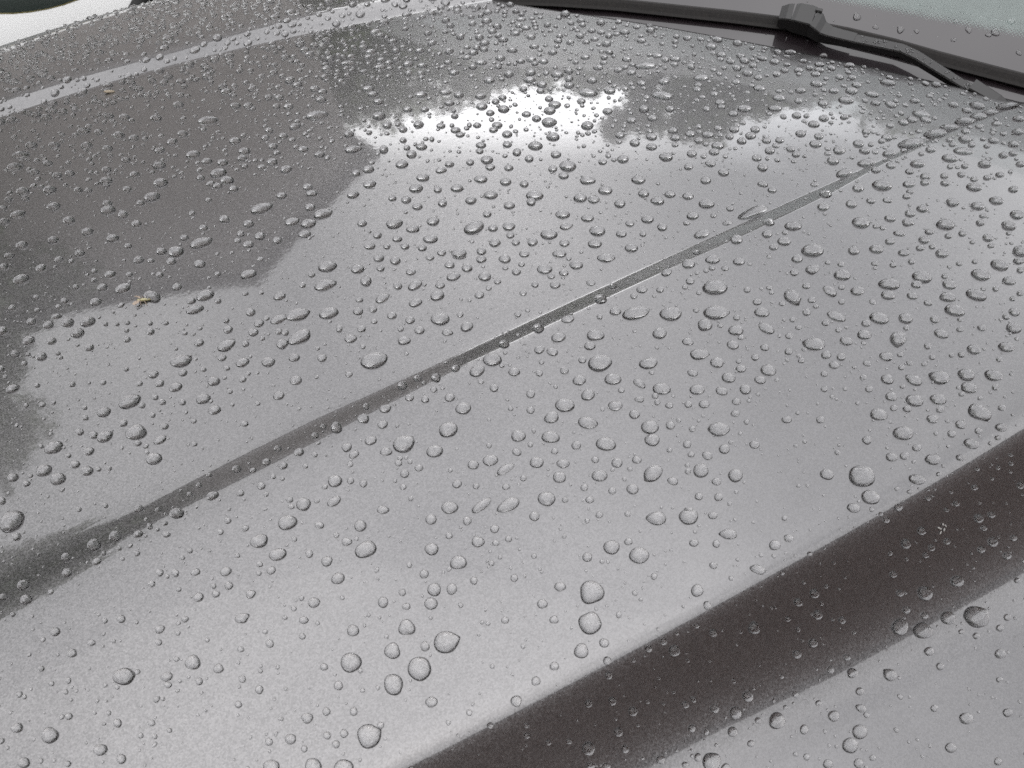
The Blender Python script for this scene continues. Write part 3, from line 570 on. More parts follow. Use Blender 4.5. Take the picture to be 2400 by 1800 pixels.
3870,6138,500,468,132;-362,6010,411,347,132;5123,8339,696,544,140;10288,4199,682,505,159;2939,9461,663,554,156;10603,5030,680,588,173;3837,550,342,275,171;-1522,5891,440,276,100;3709,2755,369,326,19;3456,2316,346,306,10;4875,1338,385,300,155;2567,5963,487,400,104;
3191,5350,468,399,166;2900,1589,301,277,30;1910,1492,309,271,95;2339,901,286,274,6;-632,6055,432,319,109;462,9480,638,455,115;4371,5483,504,431,149;6763,6826,610,567,0;-960,4690,374,277,161;5726,1353,429,280,146;-1693,4877,401,260,120;1735,9468,651,492,136;
1920,11213,778,552,121;5585,8868,706,588,138;6746,7678,685,563,149;7511,7457,694,572,151;8941,6290,708,551,163;310,6230,417,373,122;673,4587,369,325,136;1832,7421,524,435,109;9765,5739,803,490,131,132;-53,5730,429,314,125;632,8811,570,451,132;4619,7564,598,516,137;
5020,7579,605,532,139;3915,5590,515,399,145;6097,8342,653,613,141;6724,8038,656,616,154;7473,6061,620,522,166;8872,3910,614,443,170;7381,3541,548,394,164;686,3882,374,260,133;4639,9107,780,500,140;8485,6616,771,495,150;7587,3579,611,362,140,L;1167,4016,356,298,78;
1532,10261,658,534,165;7369,5823,569,535,8;7698,5918,600,526,7;434,4512,364,299,108;1154,10760,673,540,131;1708,10360,708,505,123;99,10627,655,497,130;5033,7829,634,515,140;5250,8576,667,560,137;6699,5674,588,466,142;9310,4455,653,463,166;5837,1552,372,324,7;
570,4722,400,331,106;717,7122,471,394,142;509,3704,326,271,86;-454,4190,343,253,100;1488,2755,301,273,79;-337,2597,266,225,107;24,2398,262,231,107;52,2311,258,229,108;3292,1919,327,272,28;2859,1435,315,282,119;5868,608,408,310,158;4617,313,355,263,173;
4427,-430,331,235,3;2112,9220,627,489,118;655,10249,673,473,116;3570,10223,701,583,107;4939,6976,554,507,58;4604,6595,520,489,60;2768,6802,494,441,101;3068,6318,473,436,104;2917,6613,518,412,135;6505,6933,597,543,161;6795,6461,592,524,165;8664,5637,610,544,173;
8305,4501,568,479,169;10101,3928,653,464,177;8595,3229,562,407,8;2780,6063,496,385,137;3691,5411,441,427,135;1983,5657,432,375,120;2655,5107,467,338,133,318;2121,4752,473,367,94;5697,1946,411,308,172;9876,4948,626,547,119,111;9766,5428,647,561,114,110;2460,4618,428,391,89;
5076,3172,401,363,158;945,2878,308,251,137;2704,2327,322,275,158;2725,7087,486,461,139;2528,10566,739,521,127;247,10538,690,456,121;2804,8883,627,482,127;6384,8111,650,574,145;9537,5049,614,534,159;8649,4039,600,426,166;1570,1282,330,216,146;-747,9325,672,348,134;
4149,9718,757,511,137;2768,3816,350,342,154;4907,2295,381,310,4;5770,3279,423,374,26;3903,8698,605,532,113;6708,6318,569,511,170;6391,7281,586,558,167;8282,5379,568,515,173;7918,3423,536,394,171;2931,5706,470,374,139;-731,6176,420,302,117;1931,4566,384,337,118;
2668,2799,338,280,153;3285,4006,378,348,155;5061,4234,438,391,10;5443,3647,436,371,6;-286,8814,502,437,124;5051,6642,512,498,46;4395,2852,389,308,162;1338,10173,618,512,142;6949,5044,554,433,132;800,10772,717,464,125;4128,9538,689,532,131;9244,7060,718,569,163;
10654,4843,682,508,145;-119,10960,695,456,118;2669,10432,689,535,116;5037,8776,632,560,129;4824,8672,625,547,129;4092,9307,645,546,122;7264,5459,551,478,138;7720,6336,607,513,162;10128,3702,634,438,172;-600,3276,282,227,111;1764,2593,281,275,57;4620,774,348,292,154;
2038,4464,373,323,73;-558,4269,326,250,116;215,2834,282,229,130;1520,2358,284,247,145;1738,1565,286,250,92;1857,1227,277,255,93;2530,9208,603,492,108;5531,7663,559,554,116;4095,7454,533,487,122;6164,6746,551,519,177;5779,9392,795,515,141;7106,6872,588,541,11;
6432,5770,530,473,172;3148,1796,297,266,158;-246,3831,296,257,131;-1489,3606,279,216,130;5964,1780,397,297,180;-634,10403,595,453,131;908,9855,587,479,138;1675,1221,313,216,146;6077,9344,690,595,137;7023,8283,670,570,148;6926,6282,604,466,153;8944,5897,627,519,152;
4279,10622,1023,413,141;1214,11457,772,481,127;9679,7159,857,490,151;1632,3873,349,281,139;4458,7104,540,461,139;8404,5866,575,522,160;4096,5116,471,362,147;219,6975,430,361,120;327,12458,856,469,129;1001,8166,523,397,115;3199,6126,456,399,132;7763,5371,520,496,19;
7595,3300,496,373,176;6082,3743,455,365,170;3085,10010,661,510,123;10173,5345,698,477,162;9604,5558,607,534,154;9344,6057,685,490,159;8548,4470,548,449,150;2876,2760,313,283,132;3085,10336,659,534,107;745,9596,596,425,117;4892,7386,538,488,137;6183,4142,477,370,162;
3725,7101,498,447,78;5238,3012,394,325,177;-326,3104,268,222,100;1959,1617,272,248,108;3991,997,319,285,137;2401,1069,272,256,136;3704,791,301,271,164;-523,3786,293,233,114;4763,662,346,270,158;5367,236,355,256,174;4302,119,320,232,174;76,13006,849,414,138;
3947,6378,458,434,125;2928,6454,450,401,121;4933,8956,758,436,142;8243,3216,507,375,1;-320,5704,393,276,127;3665,3358,370,297,155,146;-803,3389,287,206,130;7179,2203,429,327,152;3947,7405,575,407,158,331;4544,8051,613,449,140;8083,7863,678,542,150;9769,6018,684,497,163;
2732,9349,607,469,124;-1189,7510,454,309,96;-1189,4038,285,227,138;1802,5792,452,307,69;260,4558,338,270,109;2699,2916,304,284,167;4911,3135,380,320,18;4632,6963,502,460,138;5171,5338,467,400,156;6917,6116,533,475,175;7761,4128,482,423,168;4294,2762,389,267,161;
695,6163,393,332,151;1543,7797,493,391,94;3502,4013,355,335,168;2443,13294,894,520,133;4575,10195,785,477,139;10157,6467,784,470,154;6970,2713,422,341,153;70,11046,680,423,125;1051,11678,725,476,122;3961,5928,427,415,126;6491,8256,620,530,53;6402,9037,662,552,140;
2200,5821,406,351,123;4378,4649,479,389,67;6047,3540,425,348,178;3302,2268,387,207,149;7545,2168,443,317,178;6507,1486,396,273,170;822,11324,680,468,115;1793,8667,550,409,125;7790,5578,550,448,164;10264,3893,604,421,173;225,12694,807,469,126;3099,7986,510,441,113;
8656,4277,519,429,2;8216,3973,514,393,179;-420,2955,253,209,113;-994,3205,257,200,113;973,2991,267,246,97;2433,1206,278,244,134;2770,751,272,229,164;4622,891,330,276,148;5616,764,357,290,153;5506,259,343,255,180;1089,4104,316,271,84;3321,5958,666,243,145;
2651,2646,291,265,164;2454,1575,268,245,89;2939,3078,310,283,162;4001,3068,337,300,1;918,10285,630,418,125;1658,8861,569,392,130;7228,7593,610,506,152;6091,1442,347,281,173;6961,4906,461,431,124;1605,8960,546,411,121;4315,7330,499,447,70;5631,6418,504,437,153;
7644,5662,513,461,153;711,4810,400,285,108;2546,6303,416,373,106;2153,3294,315,258,145;3848,3156,342,291,163;5561,2288,370,287,174;1578,12321,807,471,130;1548,9164,540,420,106;-530,10557,598,398,108;3217,7282,467,417,113;3943,5796,422,386,141;7306,5972,522,457,14;
7736,5255,510,433,8;5945,3368,411,326,170;5831,3076,401,312,169;-401,4566,346,222,132;2083,12243,753,508,123;5489,7830,562,468,142;4305,8877,582,475,131;5864,9735,678,532,138;9488,6509,663,483,160;1337,6078,390,323,93;953,6190,391,316,97;6484,2337,396,296,13;
6695,2091,397,290,11;2042,12597,758,440,139;5124,8134,529,499,123;4017,8477,532,471,117;8906,5141,516,471,179;7949,4034,551,338,139;8982,4008,531,393,176;9204,3921,537,393,176;7504,6605,568,454,38;1289,6133,388,323,109;1041,4719,386,286,102;4720,4310,382,347,13;
6300,942,340,319,110;-12,7030,396,325,109;72,4373,302,245,105;-643,4217,289,224,111;-754,3732,270,209,116;-1587,3295,250,180,121;1522,3188,269,256,113;1908,2891,264,258,139;373,2240,235,198,133;3892,785,305,240,154;4619,1017,335,257,146;5857,910,370,273,150;
5112,307,324,238,172;-148,2412,227,197,107;2323,1596,254,237,112;5091,994,325,282,139;3099,443,264,214,3;8055,3269,468,349,3;9664,3689,574,364,161;2237,8860,540,406,126;1241,8188,505,351,129;240,10058,579,385,122;4934,7768,531,449,139;9882,6197,625,492,176;
9771,6686,693,467,156;2529,9466,551,446,107;1567,4736,424,280,78;-533,7878,486,287,150,326;-148,6100,368,278,100;167,4219,285,245,151;2767,6575,421,364,82;183,5886,359,281,110;581,4245,300,247,122;1510,4016,300,266,127;7331,3207,439,328,15;6651,1664,372,270,3;
3617,10069,619,470,128;7517,8256,613,508,147;8698,7387,620,501,160;4713,8349,537,460,69;6301,4920,438,382,15;572,7743,442,336,108;23,6012,366,275,120;574,5285,346,268,124;8309,2512,448,318,4;5949,7974,534,489,144;6265,7679,531,482,149;8933,5524,552,439,173;
8991,6783,588,497,178;8732,7609,666,480,152;9453,3726,529,373,171;5785,2506,359,283,136;4239,4833,442,292,147;-902,8360,416,340,113;-1292,5926,327,256,132;2973,10454,600,476,95;-346,10404,562,379,110;5822,8386,539,501,63;5468,8362,528,493,71;10715,4434,674,368,155;
-401,8058,449,312,119;178,3132,245,212,107;1028,1810,223,204,128;2691,1988,253,230,17;2921,839,258,222,158;3315,815,268,229,158;6023,678,340,273,156;-251,3314,255,199,127;2221,917,261,195,151;2697,3343,284,272,163;5115,3602,364,307,22;4445,8251,540,424,137;
8690,6838,586,473,163;8950,7440,610,507,165;2173,11916,706,466,127;2631,12047,717,486,126;6723,9905,677,526,139;2639,9604,545,436,114;5984,8218,521,501,139;4827,7983,499,453,130;7313,6187,501,435,170;8694,6106,545,454,180;9171,6800,582,492,6;7838,7129,535,487,176;
3058,6133,419,330,138;7987,2297,435,291,167;3745,5144,354,353,24;3072,4111,319,295,150;5592,2020,338,259,176;758,5781,329,300,134;-950,6747,348,284,119;433,8478,461,341,111;5387,3150,361,288,168;9315,5085,489,455,160;4483,8736,538,443,132;4534,7921,549,384,141;
9357,6710,616,453,158;8330,6907,553,464,161;791,9186,498,361,116;6683,9361,679,462,142;5338,8333,500,480,108;6956,9977,707,495,141;5429,4535,423,381,67;1946,3444,265,257,115;3855,2850,298,263,17;-12,6111,348,268,111;2162,4515,309,285,113;3672,2658,290,251,170;
5330,2638,334,272,4;1907,6672,386,327,112;945,6938,389,307,114;7104,3273,403,312,3;-18,4312,276,224,107;-1569,4077,256,184,116;942,1956,204,198,93;3458,669,267,207,161;4712,1321,303,235,151;5276,961,304,264,141;3554,149,260,190,169;10126,4508,569,378,163;
346,9949,533,358,122;1857,12316,664,477,110;7076,9307,571,549,137;8885,7132,565,482,174;7750,7049,523,456,161;9916,4269,533,379,172;9405,4014,510,361,170;6961,2304,402,258,160;1619,5210,325,284,147;7069,8644,639,443,145;-661,4552,291,208,122;1803,2919,263,217,144;
4990,-40,301,196,165;7941,8097,681,403,145;5180,5122,397,336,40;1145,4772,364,262,93;1429,3790,268,241,124;3809,3310,297,271,10;5196,2513,320,259,9;7803,2475,406,285,14;7714,6545,526,405,153;9639,6878,594,463,166;2151,6025,367,301,129;2960,10143,545,437,114;
4539,7467,459,395,137;8329,4012,461,339,169;-639,6806,362,260,115;3956,5149,389,296,146;5475,3824,355,305,6;6099,4753,551,247,162;1470,7706,413,330,114;1455,13764,786,438,131;3896,8256,460,412,94;7738,3244,411,308,178;4436,4387,347,299,159;6039,2294,343,252,168;
7463,2873,394,292,176;6044,9725,569,498,133;9270,3786,492,331,164;1232,1641,220,195,117;5007,979,296,242,145;5839,421,302,236,172;1595,12524,680,434,125;2320,3278,251,247,153;2495,2914,248,237,169;8917,4902,483,377,177;7858,6833,488,440,178;8362,2922,425,297,170;
-494,4739,340,194,98;140,3855,253,205,123;-1419,3863,243,172,96;2853,2521,253,224,164;1223,8538,445,334,94;-241,8195,413,294,103;912,6615,356,286,104;-643,6308,333,243,113;2302,5419,323,295,104;3366,4901,315,311,77;3852,8077,445,394,86;3450,5405,340,314,137;
6190,3188,353,281,176;6220,1306,340,212,161;10046,6852,573,460,176;9681,4393,502,356,169;438,4712,296,245,131;302,7986,408,291,121;3574,5114,350,286,145;5500,4177,363,292,162;6617,3572,377,289,168;2560,3520,277,231,55;3779,3242,286,248,32;3537,2547,261,229,20;
5747,1130,314,235,149;-101,5924,314,241,108;-6,4892,323,223,104;1158,4249,265,232,117;6982,1858,341,245,8;1761,6587,351,297,108;-105,4843,323,217,113;2885,5233,315,293,126;3589,3529,287,251,159;5262,2867,312,253,175;6407,2220,329,247,178;6293,1785,318,233,175;
1299,12748,712,340,139;10572,4235,513,360,174;8738,3293,435,299,167;-1088,3168,209,162,104;-1051,4147,241,180,115;762,3722,240,211,110;-288,4305,252,200,110;-239,3904,238,193,114;1680,2795,223,211,138;5727,870,313,230,150;5707,4997,370,324,169;6151,2292,329,238,167;
5622,2412,319,234,165;-378,6623,299,270,138;5494,1120,292,232,146;-758,5239,285,207,108;3977,4356,311,274,42;6947,3389,403,255,156;9732,4483,476,351,176;10084,4158,481,344,176;7450,3792,397,293,166;566,8042,406,282,126;7777,2917,388,269,166;-87,6373,312,250,148;
-894,5981,303,217,117;881,4180,257,212,127;5387,4256,335,292,17;6157,2409,317,245,3;1466,8655,417,327,105;-171,8668,405,288,112;-1,8313,393,283,113;-46,8164,387,279,113;684,6010,319,243,124;109,5364,297,215,128;564,4175,265,194,135;3800,5473,329,304,142;
2133,5667,318,269,128;4968,3390,309,253,166;5870,2944,321,252,171;7840,2291,361,257,177;10405,4498,501,347,168;6473,3022,324,269,119;5577,3280,330,245,160;6351,3330,347,258,164;7962,2850,378,267,170;299,3406,217,187,101;-1532,3917,220,160,110;-1007,3104,199,155,114;
1129,3154,216,199,90;3926,1777,242,198,18;1997,2654,213,204,47;1353,1536,205,180,119;5010,401,272,188,162;-966,5354,276,198,115;948,4521,260,220,113;-641,8344,379,264,110;-974,7420,342,237,115;489,6142,309,239,119;-704,5654,288,203,123;-384,4869,303,198,116;
86,7565,351,263,26;7088,10295,697,385,142;558,9885,447,320,111;7476,4716,474,258,150;9120,4451,432,327,4;6470,4246,353,287,171;7496,3736,370,284,175;6056,4932,357,305,169;1558,7250,356,280,122;-476,8013,369,253,121;2569,4342,288,223,143;5644,3494,321,251,164;
5695,3724,326,259,165;-1348,4657,221,195,142;4319,2638,257,220,12;5205,1265,276,201,152;-132,7400,337,248,108;392,6989,326,251,108;-934,7030,319,224,113;602,5722,286,228,116;195,5610,280,218,118;6488,2602,310,239,4;-1655,4657,244,163,113;462,3889,222,190,111;
18,4033,223,183,112;-478,4043,220,174,114;-607,3713,211,165,118;215,3363,207,174,120;-43,3328,204,168,120;-903,3081,194,147,124;427,2656,188,167,89;1299,2648,199,179,67;1090,7329,343,267,117;-680,8124,359,247,117;103,4946,293,199,121;4838,3892,299,249,163;
5547,3178,301,237,168;7078,2391,322,234,173;-1459,3791,197,158,124;-376,4683,264,183,120;2253,3715,231,217,66;2627,3932,245,224,58;6598,2137,304,216,18;-138,6642,301,226,106;829,4463,241,202,117;3166,4210,250,247,5;4960,4200,296,260,24;4740,3185,268,231,9;
4780,1972,248,198,178;1048,13122,444,367,112;255,7095,318,239,115;1263,6377,302,245,118;1119,6150,295,237,120;3322,5378,290,268,134;8220,3065,354,254,173;1220,6851,324,242,127;-1234,3455,189,143,112;-1731,3945,200,143,111;375,2523,175,156,117;783,1984,166,153,135;
2535,2659,206,190,37;3514,1219,221,186,136;24,7162,313,230,98;556,4535,235,194,107;103,3789,211,166,127;-360,4283,221,168,122;126,3341,202,157,131;-203,2687,187,138,135;3036,505,211,147,158;-913,7521,315,220,112;-653,7322,310,221,112;62,7261,312,233,110;
-615,6432,282,204,116;-1079,6252,275,192,118;-619,5601,259,188,121;3182,4621,317,250,77;1545,4052,231,195,134;3133,2840,228,190,157;5863,2140,268,205,177;5056,1377,253,171,160;8744,2951,353,252,178;4905,3612,279,224,161;5914,3286,292,228,168;4267,5263,289,263,152;
-1083,6846,287,197,100;1599,3970,215,197,88;765,5426,251,206,112;1886,5437,258,229,104;2832,4387,234,229,126;6410,1663,264,193,2;5420,1353,246,174,163;5366,1129,271,177,150;503,6722,289,220,119;3954,3533,249,207,158;5309,4261,283,246,173;5025,4060,274,236,169;
6265,2207,271,200,172;-769,4693,234,163,108;-891,4733,239,162,108;-519,4203,204,159,114;-848,3988,196,149,117;-1042,3950,195,145,118;-437,3529,188,148,120;-1126,3596,186,138,121;-869,3317,181,137,123;708,2763,178,154,130;1253,2127,172,149,144;2424,2312,187,171,165;
3900,1451,210,166,156;3629,5527,295,237,143;6510,3664,305,230,164;955,13153,419,325,89;-32,7317,297,217,98;-1177,7369,290,199,104;3573,2596,209,185,1;767,4095,222,162,165;-645,7245,287,204,114;884,3597,186,165,90;318,3156,171,150,105;-190,3079,167,140,110;
1765,2800,174,167,64;476,2475,157,142,117;2296,2655,180,169,40;3601,1459,189,165,148;832,5817,249,198,91;6257,1103,236,198,147;1513,5689,244,210,107;-279,5550,232,176,116;4050,2559,212,179,172;6107,1307,244,167,164;1360,6756,275,220,120;3627,2124,190,161,23;
562,5563,227,185,105;614,4468,200,167,112;2129,4645,258,197,81;5662,3663,251,210,179;-447,4663,208,151,108;-772,4576,196,144,112;-1288,3404,162,118,123;-1323,3518,164,119,123;1365,2442,160,141,142;1401,3881,181,166,97;5710,1631,215,160,11;4785,2457,208,169,175;
5205,4289,246,207,164;3475,4888,250,178,145;5840,1216,205,166,153;-304,3234,151,125,109;-719,3363,152,121,110;1055,2694,146,138,104;359,6578,235,182,101;906,5773,217,179,102;4893,2829,206,173,10;3750,2172,177,150,175;4961,1451,190,144,172;6282,1151,233,156,153;
4183,2581,184,152,168;5299,1546,190,140,170;4515,2222,185,148,170;5704,1486,188,138,15;4243,1925,167,136,175"""
drops = []
for tok in DROPS.replace('\n', '').split(';'):
    v = tok.split(',')
    drops.append([int(v[0])*1e-4, int(v[1])*1e-4, int(v[2])*1e-5, int(v[3])*1e-5, math.radians(int(v[4])), v[5] if len(v) > 5 else ''])
NAMED = 300
SIZE_SCALE = 1.11

RHO_FINE = np.array([1.0, .985, .955, .91, .84, .74, .60, .42, .22])
RHO_MID = np.array([1.0, .97, .89, .72, .42])
RHO_TINY = np.array([1.0, .93, .68])
def cap(rho, hr):
    """water bead: round-topped, steep at the rim (contact angle near 80 degrees)"""
    flat = np.clip((1-rho**2.3), 0, 1)**.58
    return hr*flat
def drop_batch(par, rho, seg, seed, sink=.00022):
    """par: (k) list of s,n,a,b,rot,tail ; returns V (k, m, 3) and faces for one"""
    g = np.random.default_rng(seed); k = len(par)
    s = np.array([p[0] for p in par]); n = np.array([p[1] for p in par]); a = np.array([p[2] for p in par])*SIZE_SCALE; b = np.array([p[3] for p in par])*SIZE_SCALE; rot = np.array([p[4] for p in par])
    phi = np.linspace(0, 2*np.pi, seg, endpoint=False)
    R = np.ones((k, seg))
    for h, am in ((2, .012), (3, .032), (4, .016), (5, .010)):
        R += g.normal(0, am, (k, 1))*np.cos(h*phi[None, :]+g.uniform(0, 6.28, (k, 1)))
    ex = a[:, None]*np.cos(phi)*R; ey = b[:, None]*np.sin(phi)*R
    for i, p in enumerate(par):            # pulled-out tips
        t = p[5]
        if t == '': continue
        if t == 'L':
            pull = 1+.0*phi; sq = np.abs(np.sin(phi))**.35; ey[i] *= .55+.45*sq*1.0
            ex[i] *= 1.02
        else:
            d = np.radians(float(t))-rot[i]; el = np.arctan2(ey[i], ex[i])
            df = np.abs((el-d+np.pi) % (2*np.pi)-np.pi); bump = .30*np.exp(-(df/.34)**1.1)
            ex[i] *= 1+bump; ey[i] *= 1+bump; ex[i] -= .06*a[i]*np.cos(d); ey[i] -= .06*a[i]*np.sin(d)
    cr, sr = np.cos(rot)[:, None], np.sin(rot)[:, None]
    lx, ly = ex*cr-ey*sr, ex*sr+ey*cr
    nn = hood_n(s, n); t1 = np.array([1, 0, 0])[None]-nn*nn[:, :1]; t1 /= np.linalg.norm(t1, axis=1, keepdims=True); t2 = np.cross(nn, t1)
    sz = np.sqrt(a*b)
    hr = np.interp(sz, [.0008, .003, .006, .010, .016], [.82, .76, .67, .57, .48])*g.normal(1, .06, k)
    H = np.sqrt(a*b)*hr
    m = len(rho)
    skew = g.normal(0, .03, (k, 2))
    V = np.zeros((k, m*seg+1, 3))
    for j, r in enumerate(rho):
        off = (1-r)*.10
        px = lx*r + (skew[:, :1]+0)*a[:, None]*(1-r); py = ly*r + skew[:, 1:]*a[:, None]*(1-r)
        P = np.stack([s, n], 1)[:, None, :] + px[..., None]*t1[:, None, :2] + py[..., None]*t2[:, None, :2]
        z = hood_z(P[..., 0], P[..., 1])
        hgt = (H*float(cap(np.array(r), 1.0)))[:, None] - (sink if j == 0 else 0)
        V[:, j*seg:(j+1)*seg, :2] = P + (nn[:, None, :2]*hgt[..., None]); V[:, j*seg:(j+1)*seg, 2] = z + nn[:, None, 2]*hgt
    pc = np.stack([s, n], 1) + skew[:, :1]*a[:, None]*t1[:, :2] + skew[:, 1:]*a[:, None]*t2[:, :2]
    V[:, -1, :2] = pc + nn[:, :2]*H[:, None]; V[:, -1, 2] = hood_z(pc[:, 0], pc[:, 1]) + nn[:, 2]*H
    F = []
    for j in range(m-1):
        for q in range(seg): F.append((j*seg+q, j*seg+(q+1) % seg, (j+1)*seg+(q+1) % seg, (j+1)*seg+q))
    T = [((m-1)*seg+q, (m-1)*seg+(q+1) % seg, m*seg) for q in range(seg)]
    return V, F, T

# --- the 300 that show largest: one object each
fw_ = np.array([math.cos(math.radians(PITCH))*math.cos(math.radians(HEAD)), math.cos(math.radians(PITCH))*math.sin(math.radians(HEAD)), -math.sin(math.radians(PITCH))])
rt_ = np.array([math.sin(math.radians(HEAD)), -math.cos(math.radians(HEAD)), 0]); up_ = np.cross(rt_, fw_)
def seen_at(p):
    v = np.array(p)-np.array(cam.location); z = v @ fw_
    return 50+100*(1850/2400)*(v @ rt_)/z, 50-100*(1850/1800)*(v @ up_)/z
def zone(s, n):
    b, a_, c = float(line_B(s)), float(line_A(s)), float(line_C(s)); wA = float(np.interp(s, _As, _Aw))
    if n < b-.085: return 'on the outermost grey strip'
    if n < b-.004: return 'on the dark sloping band'
    if n < a_-wA-.004: return 'on the panel before the crease'
    if n < a_+.012: return 'along the hood crease'
    if n < c: return 'on the central hood panel'
    return 'near the far hood edge'
big = drops[:NAMED]; V, F, T = drop_batch(big, RHO_FINE, 32, 5)
used = set()
_ONES = 'zero one two three four five six seven eight nine ten eleven twelve thirteen fourteen fifteen sixteen seventeen eighteen nineteen'.split()
_TENS = '- - twenty thirty forty fifty sixty seventy eighty ninety'.split()
def in_words(x):
    x = int(min(99, max(0, round(x)))); return _ONES[x] if x < 20 else _TENS[x//10] + ('-'+_ONES[x % 10] if x % 10 else '')
for i, p in enumerate(big):
    o0 = np.array([p[0], p[1], float(hood_z(p[0], p[1]))]); px, py = seen_at(o0)
    ar = math.sqrt(p[2]*p[3]); ratio = p[2]/p[3]
    size = 'huge' if i < 25 else 'large' if i < 90 else 'medium' if i < 190 else 'smallish'
    shape = 'lens-shaped' if p[5] == 'L' else 'tear-shaped' if p[5] else 'oval' if ratio > 1.3 else 'round'
    lab = f'{size} {shape} raindrop {zone(p[0], p[1])}, {in_words(px)} percent across the photo, {in_words(py)} down'
    if lab in used: lab = lab.replace(' raindrop', ' bead', 1)
    used.add(lab)
    o = mesh_np('raindrop', V[i]-o0, [list(f) for f in F]+[list(t) for t in T], M_WATER); o.location = o0
    tag(o, lab, 'raindrop', 'raindrops beaded on the hood')

# --- all smaller ones, past counting: one mass
rest = drops[NAMED:]
cell = .012; grid = {}
def put(p):
    grid.setdefault((int(p[0]//cell), int(p[1]//cell)), []).append(p)
def clear(s, n, r, gap):
    ci, cj = int(s//cell), int(n//cell)
    for i in (-2, -1, 0, 1, 2):
        for j in (-2, -1, 0, 1, 2):
            for p in grid.get((ci+i, cj+j), ()):
                if (p[0]-s)**2+(p[1]-n)**2 < (r+math.sqrt(p[2]*p[3])*1.06+gap)**2: return False
    return True
for p in drops: put(p)
gap_n = np.random.default_rng(21)
def scatter(count, rmin, rmax, power, region, gap=.0004, stretch=.25):
    got = []; tries = 0
    while len(got) < count and tries < count*12:
        tries += 1
        s, n = gap_n.uniform(region[0], region[1]), gap_n.uniform(region[2], region[3])
        if n > float(line_E(s))+.004 or s > float(rear_edge(n))-.006: continue
        r = rmin*(rmax/rmin)**(gap_n.uniform()**power)
        if len(region) > 4 and not region[4](s, n): continue
        if not clear(s, n, r, gap): continue
        q = [s, n, r*gap_n.uniform(1.0, 1+stretch), r*gap_n.uniform(.85, 1.0), gap_n.uniform(0, math.pi), '']
        put(q); got.append(q)
    return got
hd = (-.25, .557, .83)
def far(s, n): return .557*s+.83*n > 1.06         # the rows where single drops are no longer traced
mid_f = []
mid_f += scatter(800, .0035, .0072, 1.2, (-.45, 1.25, .55, 1.6, far), .0016)
mid_f += scatter(1900, .0016, .0038, 1.1, (-.45, 1.25, .35, 1.6, lambda s, n: .557*s+.83*n > .85), .0012)
mid_f += scatter(500, .0018, .006, 1.6, (-.6, -.22, -.2, 1.6), .0006)
mid_f += scatter(300, .0018, .006, 1.6, (.3, 1.5, -.25, -.06), .0006)
tiny = scatter(3400, .0007, .0022, 1.4, (-.30, 1.35, -.12, 1.6))
tiny += scatter(3000, .0006, .0013, 1.0, (-.25, .9, -.1, 1.1), .0002)
def merged(lst):
    Vs, Q, Tr, base = [], [], [], 0
    for par, rho, seg, sd in lst:
        V, F, T = drop_batch(par, rho, seg, sd); k, m, _ = V.shape
        off = base+np.arange(k)[:, None, None]*m
        Q.append((np.array(F)[None]+off).reshape(-1, 4)); Tr.append((np.array(T)[None]+off).reshape(-1, 3)); Vs.append(V.reshape(-1, 3)); base += k*m
    return np.concatenate(Vs), np.concatenate(Q), np.concatenate(Tr)
Vm, Qm, Tm = merged([(rest, RHO_MID, 20, 31), (mid_f, RHO_MID, 16, 32), (tiny, RHO_TINY, 9, 33)])
me = bpy.data.meshes.new('small_raindrops')
me.vertices.add(len(Vm)); me.vertices.foreach_set('co', Vm.astype(np.float32).ravel())
li = np.concatenate([Qm.ravel(), Tm.ravel()]).astype(np.int32); me.loops.add(len(li)); me.loops.foreach_set('vertex_index', li)
ls = np.concatenate([np.arange(len(Qm))*4, len(Qm)*4+np.arange(len(Tm))*3]).astype(np.int32)
me.polygons.add(len(ls)); me.polygons.foreach_set('loop_start', ls); me.update(calc_edges=True)
me.polygons.foreach_set('use_smooth', np.full(len(ls), True)); me.materials.append(M_WATER)
tag(link(bpy.data.objects.new('small_raindrops', me)), 'countless small raindrops scattered all over the grey hood', None, None, 'stuff')

# ------------------------------------------------------------------ small things lying on the hood
def on_hood(s, n):
    nn = hood_n(np.array(s), np.array(n)); return Vector((s, n, float(hood_z(s, n)))), Vector(nn)
M_FLY = noisy(mat('straw_insect_body', (.4, .32, .1), .35, coat=.6), 900, (.17, .145, .06), (.28, .25, .13))
M_WING = mat('tan_insect_wing', (.22, .17, .13), .45)
def ell(bm, c, r, rot=0):
    res = bmesh.ops.create_uvsphere(bm, u_segments=12, v_segments=8, radius=1)
    Mx = Matrix.Translation(c) @ Matrix.Rotation(rot, 4, 'Z') @ Matrix.Diagonal((*r, 1)); bmesh.ops.transform(bm, matrix=Mx, verts=res['verts'])
def thread(bm, pts, r):
    for p, q in zip(pts[:-1], pts[1:]):
        p, q = Vector(p), Vector(q); d = (q-p).normalized(); sx = d.orthogonal().normalized(); sy = d.cross(sx)
        A = [bm.verts.new(p+(sx*math.cos(k*1.2566)+sy*math.sin(k*1.2566))*r) for k in range(5)]; B = [bm.verts.new(q+(sx*math.cos(k*1.2566)+sy*math.sin(k*1.2566))*r*.8) for k in range(5)]
        for k in range(5): bm.faces.new((A[k], A[(k+1) % 5], B[(k+1) % 5], B[k]))
ps, pn = (0.0305, 0.7457)
fl, fn = on_hood(ps, pn)
fly = empty('dead_insect', fl, math.radians(-25)); tag(fly, 'tiny straw-coloured dead insect clinging to a raindrop at left', 'insect')
bm = bmesh.new(); ell(bm, (0, 0, .0022), (.0042, .0019, .0018)); ell(bm, (-.0052, .0003, .0022), (.0016, .0015, .0014)); ell(bm, (.0050, -.0003, .0019), (.0032, .0012, .0011)); obj_bm('body', bm, M_FLY, fly, smooth=True)
